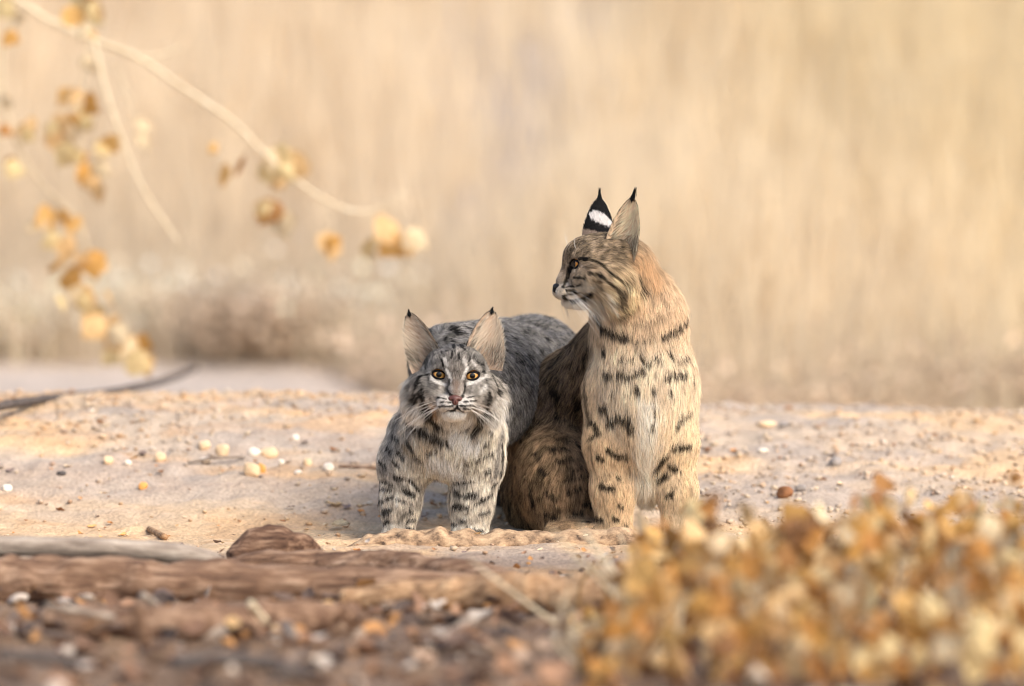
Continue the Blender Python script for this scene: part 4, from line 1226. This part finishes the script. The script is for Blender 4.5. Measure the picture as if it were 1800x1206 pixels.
    # blurred sticks and stems poking out of the litter in front
    spec = [((1085, 1190), (1200, 1125), -2.1, 0.009, W_GOLD, 'thick golden brown stick slanting up through the leaf heap'), ((1200, 1122), (1320, 1050), -2.0, 0.008, W_GOLD, 'golden brown stick continuing upward in the leaf heap'),
            ((1420, 1200), (1500, 1030), -2.0, 0.007, W_PALE, 'pale upright stem standing in the leaf heap'), ((1150, 1150), (1230, 1215), -2.2, 0.008, W_GOLD, 'forked end of the golden stick pointing down'),
            ((240, 1060), (262, 1160), -2.3, 0.010, W_BROWN, 'short upright brown stub in the shaded litter'), ((560, 1075), (600, 1090), -1.6, 0.009, W_GOLD, 'stubby golden root end beside the tan log'),
            ((440, 1060), (490, 1110), -1.9, 0.006, W_PALE, 'pale thin stick lying aslant in the litter'), ((250, 1045), (300, 1090), -1.7, 0.006, W_GREY, 'curved grey splinter below the brown log'),
            ((0, 1150), (180, 1175), -2.7, 0.010, W_DARK, 'dark stick half buried in the shaded litter'), ((300, 1165), (560, 1190), -2.7, 0.012, W_DARK, 'long dark stick along the front of the litter'),
            ((80, 1065), (200, 1085), -1.9, 0.006, W_GREY, 'thin grey stick under the brown log'), ((880, 1110), (1010, 1130), -1.7, 0.010, W_DARK, 'dark rotten stick under the tan log'),
            ((640, 1120), (720, 1150), -2.0, 0.007, W_DARK, 'short dark stick behind the straight pale stick'), ((1560, 1190), (1720, 1090), -2.1, 0.006, W_GOLD, 'thin golden stem slanting through the leaf heap')]
    for i, (p0, p1, y, r, m, lab) in enumerate(spec):
        a_, b_ = P(*p0, y), P(*p1, y + 0.05)
        mid = (a_ + b_) / 2 + RG.normal(0, 0.006, 3)
        wood('stick', [a_, mid, b_], [r, r * 0.95, r * 0.8], m, lab, 'stick', None, 8, 0.15, 14, seed=30 + i)


LEAFS = [leaf_shape(s, 0.6, 0.9) for s in range(10)]
LEAF_PAL = np.array([srgb(228, 182, 112), srgb(214, 164, 92), srgb(238, 208, 156), srgb(196, 142, 78), srgb(232, 208, 170), srgb(186, 134, 78), srgb(226, 190, 138), srgb(150, 108, 70)])


def leaf_mats():
    out = []
    for i, c in enumerate(LEAF_PAL):
        m, N, L, b = mat_new('dry_leaf')
        t = N.new('ShaderNodeTexCoord'); n = N.new('ShaderNodeTexNoise'); n.inputs['Scale'].default_value = 4; n.inputs['Detail'].default_value = 4
        L.new(t.outputs['Object'], n.inputs['Vector'])
        r = N.new('ShaderNodeValToRGB')
        r.color_ramp.elements[0].color = (*(c * 0.7), 1); r.color_ramp.elements[0].position = 0.3
        r.color_ramp.elements[1].color = (*np.clip(c * 1.1, 0, 0.85), 1); r.color_ramp.elements[1].position = 0.65
        L.new(n.outputs['Fac'], r.inputs[0]); L.new(r.outputs[0], b.inputs['Base Color'])
        b.inputs['Roughness'].default_value = 0.65; b.inputs['Specular IOR Level'].default_value = 0.25
        tr = N.new('ShaderNodeBsdfTranslucent'); L.new(r.outputs[0], tr.inputs[0])
        mx = N.new('ShaderNodeMixShader'); mx.inputs[0].default_value = 0.42
        L.new(b.outputs[0], mx.inputs[1]); L.new(tr.outputs[0], mx.inputs[2]); L.new(mx.outputs[0], N['Material Output'].inputs[0])
        out.append(m)
    return out


M_LEAVES = leaf_mats()
LEAF_ME = []
for i in range(16):
    v, f = LEAFS[i % len(LEAFS)]
    me = bpy.data.meshes.new('leaf'); me.from_pydata([tuple(x) for x in v], [], [tuple(int(y) for y in x) for x in f])
    me.polygons.foreach_set('use_smooth', np.ones(len(me.polygons), dtype=bool))
    me.materials.append(M_LEAVES[i % len(M_LEAVES)])
    LEAF_ME.append(me)


def leaf_heap():
    """Dry golden-leaved shrub sprawling in front on the right: 300 leaves as parts, the rest as one part."""
    base = P(1500, 1240, -2.2)
    base[2] = float(ground_z(base[0], base[1]))
    root = empty('dry_shrub', base)
    tag(root, 'sprawling dry shrub covered in curled golden leaves', 'shrub')
    def top_py(px):
        return np.interp(px, [1020, 1080, 1140, 1200, 1300, 1380, 1460, 1560, 1650, 1720, 1800, 1900, 2050], [1180, 1040, 905, 885, 930, 905, 915, 900, 870, 862, 848, 840, 835])
    n = 2900
    px = RG.uniform(1030, 2050, n); y = RG.uniform(-3.15, -1.15, n)
    tpy = top_py(px) + 150 * (noise(np.stack([px, y * 400, 0 * px], 1), 70, 91) - 0.42) + np.abs(RG.normal(0, 30, n)) - 45 * (RG.random(n) < 0.05)
    ztop = np.array([P(a_, b_, c_)[2] for a_, b_, c_ in zip(px, tpy, y)])
    x = np.array([P(a_, 1000, c_)[0] for a_, c_ in zip(px, y)])
    gz_ = ground_z(x, y)
    prof = 1 - 0.9 * ((y + 2.0) / 1.25) ** 2                       # rounded from front to back
    zt = gz_ + np.clip((ztop - gz_), 0.02, 1) * np.clip(prof, 0.12, 1)
    z = zt - (zt - gz_) * RG.random(n) ** 2.2 * 0.8
    pos = np.stack([x, y, z], 1)
    keep = RG.random(n) < 0.15 + 0.85 * sstep(0.38, 0.58, noise(pos, 0.11, 92))
    pos = pos[keep]; y = y[keep]; n = len(pos)
    R = rand_rot(n, RG, 2.2)
    size = RG.uniform(0.018, 0.052, n)
    front = np.argsort(-(pos[:, 2] - ground_z(pos[:, 0], pos[:, 1])) + 0.25 * (y + 2.5) + 3.0 * (np.abs(pos[:, 0] - 0.5) > 0.42))
    big = front[:300]; rest = front[300:]
    for i in big:
        o = link_obj('leaf', LEAF_ME[RG.integers(len(LEAF_ME))], root)
        o.matrix_local = Matrix.Translation(Vector(pos[i] - base)) @ Matrix(R[i].tolist()).to_4x4() @ Matrix.Scale(float(size[i]), 4)
    t = LEAF_PAL[RG.integers(0, len(LEAF_PAL), len(rest))] * RG.uniform(0.55, 1.12, (len(rest), 1))
    V, F, T = scatter(LEAFS, pos[rest], R[rest], size[rest], np.clip(t, 0, 0.85))
    tag(mesh_obj('leaf_mass', V - base, F, tint_mat('leaf_mass', 0.65, 0.25, translucent=0.3), root, tint=T), kind='stuff')
    parts = []
    for i in range(110):
        a_ = base + np.array([RG.uniform(-0.42, 0.40), RG.uniform(-0.5, 0.8), -0.01])
        a_[2] = float(ground_z(a_[0], a_[1])) - 0.01
        b_ = a_ + np.array([RG.normal(0, 0.11), RG.normal(0, 0.11), RG.uniform(0.10, 0.20) + 0.10 * max(0, a_[0] - 0.45)])
        V, F = tube(spline([a_, (a_ + b_) / 2 + RG.normal(0, 0.015, 3), b_], 8), np.linspace(0.0045, 0.0015, 8), 5)
        mesh_obj('stem', V - base, F, W_GOLD if i % 2 else W_PALE, root)


def litter():
    """Bits of dry leaf, bark and twig too small and many to count."""
    n = 1900
    x = RG.uniform(-1.3, 0.6, n); y = RG.uniform(-3.3, -0.40, n)
    m = RG.random(n) < 0.35 + 0.65 * sstep(0.4, 0.6, noise(np.stack([x, y, 0 * x], 1), 0.18, 95))
    x, y = x[m], y[m]; n = len(x)
    size = 0.012 + 0.045 * RG.random(n) ** 2 * sstep(-0.5, -1.4, y)
    pos = np.stack([x, y, ground_z(x, y) + 0.003 + 0.025 * RG.random(n)], 1)
    pal = np.array([srgb(160, 124, 98), srgb(134, 104, 84), srgb(178, 152, 130), srgb(108, 90, 80), srgb(176, 130, 84), srgb(190, 176, 162), srgb(84, 72, 66), srgb(120, 92, 74)])
    t = pal[RG.integers(0, len(pal), n)] * RG.uniform(0.75, 1.1, (n, 1))
    V, F, T = scatter(LEAFS, pos, rand_rot(n, RG, 0.9), size, t)
    V2, F2, T2 = scatter([pebble(s, 0.35, 1) for s in range(4)], pos[:500] + RG.normal(0, 0.05, (500, 3)) * np.array([1, 1, 0]), rand_rot(500, RG, 0.4), size[:500] * 0.9, t[::-1][:500])
    tag(mesh_obj('leaf_litter', V, F, tint_mat('litter', 0.8, 0.15), tint=np.clip(T, 0, 0.85)), 'brown leaf litter and bark crumbs covering the shaded ground in front', 'litter', kind='stuff')
    tag(mesh_obj('wood_crumbs', V2, F2, tint_mat('crumbs', 0.85, 0.15), tint=np.clip(T2, 0, 0.85), smooth=False), 'crumbs of bark and clods among the front leaf litter', 'litter', kind='stuff')
    # sparse scraps on the sand and the ridge
    n = 420
    x = RG.uniform(-1.2, 1.2, n); y = RG.uniform(-0.35, 1.5, n); size = 0.006 + 0.014 * RG.random(n) ** 2
    pos = np.stack([x, y, ground_z(x, y) + 0.003], 1)
    pal = np.array([srgb(200, 140, 84), srgb(156, 112, 78), srgb(226, 200, 164), srgb(130, 112, 104), srgb(214, 168, 108)])
    V, F, T = scatter(LEAFS, pos, rand_rot(n, RG, 0.4), size, pal[RG.integers(0, 5, n)] * RG.uniform(0.8, 1.1, (n, 1)))
    tag(mesh_obj('leaf_scraps', V, F, tint_mat('scraps', 0.8, 0.15), tint=np.clip(T, 0, 0.85)), 'tiny scraps of dry leaf scattered over sand and gravel', 'litter', kind='stuff')
    for px, py, s, y_, lab in [(800, 1065, 0.04, -1.2, 'orange leaf caught on the tan log'), (1155, 1110, 0.05, -1.8, 'amber leaf under the end of the tan log'), (868, 1065, 0.035, -1.25, 'rust coloured leaf standing beside the tan log'),
                               (408, 1105, 0.03, -2.0, 'small yellow leaf on the shaded litter'), (45, 1090, 0.035, -2.0, 'pale leaf on the shaded litter below the brown log'), (830, 944, 0.018, -0.16, 'little orange leaf on the bark slab'), (583, 931, 0.034, None, 'flat grey brown leaf on the sand by the paw'), (590, 895, 0.03, None, 'reddish brown leaf lying on sand left of the smaller bobcat')]:
        g = P(px, py, y_) if y_ is not None else G(px, py, 0.006)
        o = link_obj('leaf', LEAF_ME[RG.integers(len(LEAF_ME))])
        o.location = g; o.scale = (s,) * 3
        o.rotation_euler = (RG.uniform(-0.3, 0.9) if y_ is not None else 0.05, RG.uniform(-0.3, 0.3), RG.uniform(0, 6))
        tag(o, lab, 'leaf', 'single fallen leaves')


def hanging_branch():
    yb = 2.6
    base = np.array([-2.3, 2.6, float(ground_z(-2.3, 2.6))])
    root = empty('tree', base)
    tag(root, 'pale tree branch hanging down with clusters of dry golden leaves', 'tree')
    V, F = tube(spline([base + np.array([0, 0, -0.1]), base + np.array([0.03, 0, 0.9]), base + np.array([0.1, -0.05, 1.9]), base + np.array([0.05, 0, 3.2])], 24), np.linspace(0.11, 0.05, 24), 14, 0.12, 4)
    mesh_obj('trunk', V - base, F, W_GREY, root)
    def tw(name, pp, r, dy=0.0, parent=root):
        pts = [P(q[0], q[1], yb + dy + (q[2] if len(q) > 2 else 0)) if len(q) < 4 else np.array(q[:3]) for q in pp]
        V, F = tube(spline(pts, 10 * len(pts)), np.linspace(r[0], r[1], 10 * len(pts)), 7, 0.06, 3)
        return mesh_obj(name, V - base, F, W_PALE, parent)
    br = tw('branch', [(*(base + np.array([0.08, -0.04, 1.7])), 1), (-350, -260), (30, 0), (100, 42), (170, 73), (240, 100), (330, 160), (410, 215), (480, 285), (560, 345), (630, 373), (685, 358), (712, 336)], (0.0068, 0.0029))
    tw('twig', [(168, 72), (235, 98), (285, 97), (320, 82)], (0.005, 0.0035), 0.02, br)
    tw('twig', [(165, 76), (185, 160), (210, 235), (250, 330), (312, 424)], (0.0055, 0.003), -0.03, br)
    tw('twig', [(200, 110), (225, 165), (235, 205)], (0.0025, 0.0018), 0.03, br)
    tw('twig', [(30, 0), (8, 60), (4, 140), (22, 235), (70, 320), (122, 372), (150, 420), (160, 500), (190, 570), (240, 620)], (0.005, 0.0022), 0.05, br)
    tw('twig', [(155, 70), (148, 130), (140, 220), (150, 330)], (0.003, 0.002), 0.0, br)
    tw('twig', [(470, 275), (478, 330), (482, 380)], (0.0016, 0.001), 0.0, br)
    tw('twig', [(560, 345), (575, 380), (582, 410)], (0.0016, 0.001), 0.0, br)
    tw('twig', [(640, 374), (665, 400), (690, 412)], (0.0016, 0.001), 0.0, br)
    lv = [(425, 292, 46), (470, 296, 44), (500, 282, 40), (532, 288, 50), (478, 318, 36), (480, 388, 52), (466, 372, 34), (582, 422, 48), (672, 436, 46), (700, 408, 54), (716, 420, 40), (370, 262, 20), (243, 215, 30), (250, 240, 30),
          (160, 8, 44), (140, 28, 40), (175, 22, 38), (150, 48, 36), (150, 102, 26), (148, 122, 24), (130, 165, 40), (145, 185, 42), (120, 215, 34), (128, 240, 46), (155, 232, 42), (180, 255, 36), (112, 262, 34), (132, 272, 44), (150, 300, 40), (156, 330, 40), (60, 218, 40), (95, 220, 26),
          (8, 300, 34), (70, 382, 46), (105, 378, 30), (128, 388, 32), (105, 425, 34), (128, 432, 44), (158, 455, 50), (175, 470, 40), (118, 486, 50), (155, 516, 44), (180, 528, 38), (130, 530, 36), (150, 560, 44), (185, 572, 50), (210, 592, 52), (222, 616, 56), (250, 622, 44), (240, 606, 34),
          (5, 70, 30), (12, 180, 26), (20, 15, 40), (0, 230, 24), (165, 62, 22)]
    lv = lv + [(a_ + RG.normal(0, 11), b_ + RG.normal(0, 11), c_ * RG.uniform(0.6, 0.95)) for a_, b_, c_ in lv if c_ > 33]
    for (px, py, s) in lv:
        o = link_obj('leaf', LEAF_ME[RG.choice([0, 2, 2, 4, 6, 6, 8, 10, 12, 14, 1, 5])], root)
        p = P(px, py - s * 0.35, yb + RG.uniform(-0.08, 0.08))
        rot = Euler((RG.uniform(-2.6, -0.7), RG.uniform(-1.1, 1.1), RG.uniform(-1.2, 1.2)))
        o.matrix_local = Matrix.Translation(Vector(p - base)) @ rot.to_matrix().to_4x4() @ Matrix.Scale(s * SC * 1.5, 4)


# ---- the dry bank behind: grasses and shrubs, far out of focus
def blades(pos, h, w, lean, tint, rng):
    n = len(pos)
    az = rng.uniform(0, 2 * math.pi, n)
    sd_ = np.stack([np.cos(az), np.sin(az) * 0.5, 0 * az], 1)
    ln = np.stack([rng.normal(0, 1, n), rng.normal(0, 1, n), 0 * az], 1) * (lean * h)[:, None]
    up = np.array([0, 0, 1.0])
    v = np.stack([pos - sd_ * w[:, None], pos + sd_ * w[:, None],
                  pos + sd_ * (w * .8)[:, None] + up * (h * .55)[:, None] + ln * 0.35, pos - sd_ * (w * .8)[:, None] + up * (h * .55)[:, None] + ln * 0.35,
                  pos + sd_ * (w * .15)[:, None] + up * h[:, None] + ln, pos - sd_ * (w * .15)[:, None] + up * h[:, None] + ln], 1)
    b = np.arange(n)[:, None] * 6
    F = np.concatenate([b + np.array([0, 1, 2, 3]), b + np.array([3, 2, 4, 5])])
    return v.reshape(-1, 3), F, np.repeat(tint, 6, 0)


def grass_bank():
    rng = np.random.default_rng(77)
    n = 90000
    x = rng.uniform(-3.4, 3.4, n)
    st = 5.9 - 1.7 * sstep(-0.55, 0.25, x)
    y = st + 0.1 + 13.0 * rng.random(n) ** 1.3
    q = np.stack([x, y, 0 * x], 1)
    c1 = fbm(q, (0.55, 1.2, 1), 81, 3); c2 = fbm(q, (0.9, 2.0, 1), 82, 2)
    keep = rng.random(n) < 0.35 + 0.65 * sstep(0.30, 0.55, c1)
    x, y, q, c1, c2, st = x[keep], y[keep], q[keep], c1[keep], c2[keep], st[keep]; n = len(x)
    h = (0.16 + 0.42 * c1 * sstep(0, 3.0, y - st)) * rng.uniform(0.6, 1.25, n)
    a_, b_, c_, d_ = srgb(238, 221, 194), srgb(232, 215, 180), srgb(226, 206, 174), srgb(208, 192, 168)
    t = a_ + (b_ - a_) * sstep(-0.6, 1.8, x + 1.6 * (c2 - 0.5))[:, None]
    t = t + (c_ - t) * (0.8 * sstep(0.5, 0.7, c2) * (x < 0.6))[:, None]
    t = t + (d_ - t) * (0.75 * sstep(2.2, 0.3, y - st))[:, None]  # nearest grass darkened: shade at the bank's foot put into the tint
    t = np.clip(t * rng.uniform(0.85, 1.1, (n, 1)), 0, 0.92)
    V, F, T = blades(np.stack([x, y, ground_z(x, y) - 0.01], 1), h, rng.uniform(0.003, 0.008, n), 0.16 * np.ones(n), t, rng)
    tag(mesh_obj('dry_grass', V, F, tint_mat('dry_grass', 0.7, 0.15, translucent=0.5), tint=T, smooth=False), 'tall straw coloured dry grass covering the bank behind', 'grass', kind='stuff')


def shrub(px, y, w, h, col, label, group, seed, n=260, leaf=0.0):
    rng = np.random.default_rng(seed)
    b = P(px, 700, y); b[2] = float(ground_z(b[0], b[1]))
    root = empty('grey_shrub', b)
    tag(root, label, 'shrub', group)
    parts = []; tips = []
    for i in range(n):
        d = unit(np.array([rng.normal(0, 0.8) * w / h, rng.normal(0, 0.8) * w / h, 1.0]))
        L_ = h * rng.uniform(0.55, 1.1) / max(d[2], 0.5)
        a_ = np.array([rng.normal(0, w * 0.18), rng.normal(0, w * 0.18), 0.0])
        e_ = a_ + d * L_; e_[2] = max(e_[2], 0.03)
        parts.append(tube(spline([a_, (a_ + e_) / 2 + rng.normal(0, 0.03, 3), e_], 5), np.linspace(0.0035, 0.0012, 5), 3, cap=False))
        tips += [a_ + (e_ - a_) * f for f in rng.uniform(0.3, 1.0, 7)]
    V, F = join(parts)
    m = plain_mat('shrub_twig', col, 0.85, 0.1, 0, 0.25, 40)
    mesh_obj('stems', V, F, m, root)
    tips = np.array(tips) + rng.normal(0, 0.03, (len(tips), 3))
    t = np.tile(np.asarray(col) * 1.25, (len(tips), 1)) * rng.uniform(0.7, 1.3, (len(tips), 1))
    Vl, Fl, T = scatter(LEAFS[:4], tips, rand_rot(len(tips), rng), rng.uniform(0.012, 0.03, len(tips)), np.clip(t, 0, 0.85))
    tag(mesh_obj('leaf_mass', Vl, Fl, tint_mat('shrub_leaf', 0.8, 0.1, translucent=0.2), root, tint=T), kind='stuff')


def shrubs():
    shrub(445, 6.1, 0.16, 0.15, srgb(184, 164, 142), 'dark brownish grey low shrub behind the ridge left of the bobcats', None, 3, 300)
    g = 'low shrubs added for the shade band along the dry bank'  # row added to give the darker shaded band below the grass
    lab = 'blurred beige twiggy shrub added for the shade band at the foot of the bank '
    for i, (px, y, w, h, c, l) in enumerate([(60, 6.2, 0.3, 0.16, srgb(236, 214, 188), 'below the hanging chain of leaves'), (250, 6.4, 0.3, 0.16, srgb(236, 214, 188), 'left of the dark shrub'), (620, 6.2, 0.3, 0.18, srgb(236, 214, 188), 'beside the dark shrub'), (860, 5.6, 0.3, 0.2, srgb(200, 178, 156), 'behind the smaller bobcat'),
                                          (1080, 5.2, 0.3, 0.22, srgb(196, 174, 150), 'behind the larger bobcat'), (1310, 4.9, 0.3, 0.22, srgb(192, 170, 146), 'beside the larger bobcat shoulder'), (1500, 5.0, 0.3, 0.22, srgb(196, 174, 148), 'behind the leaf heap'), (1740, 5.2, 0.3, 0.22, srgb(188, 166, 142), 'farthest from the bobcats')]):
        shrub(px, y, w, h, c, lab + l, g, 40 + i, 90)
    shrub(430, 15.0, 0.30, 0.5, srgb(150, 134, 126), 'greyish shrub standing high on the bank', None, 71, 240)
    g = 'pale feathery bushes up the bank'
    for i, (px, y, w, h, c) in enumerate([(760, 10.0, 0.4, 0.6, srgb(250, 230, 196)), (1130, 11.0, 0.4, 0.6, srgb(250, 234, 200)), (1480, 9.5, 0.35, 0.6, srgb(246, 224, 170)), (1720, 10.0, 0.4, 0.7, srgb(240, 218, 162)), (150, 11.0, 0.4, 0.5, srgb(242, 212, 176)), (920, 13.0, 0.4, 0.6, srgb(246, 222, 176))]):
        shrub(px, y, w, h, c, 'pale straw coloured feathery bush up on the dry bank', g, 60 + i, 260)


gravel()
stones()
deadwood()
leaf_heap()
litter()
hanging_branch()
grass_bank()
shrubs()
build_kid()
build_adult()
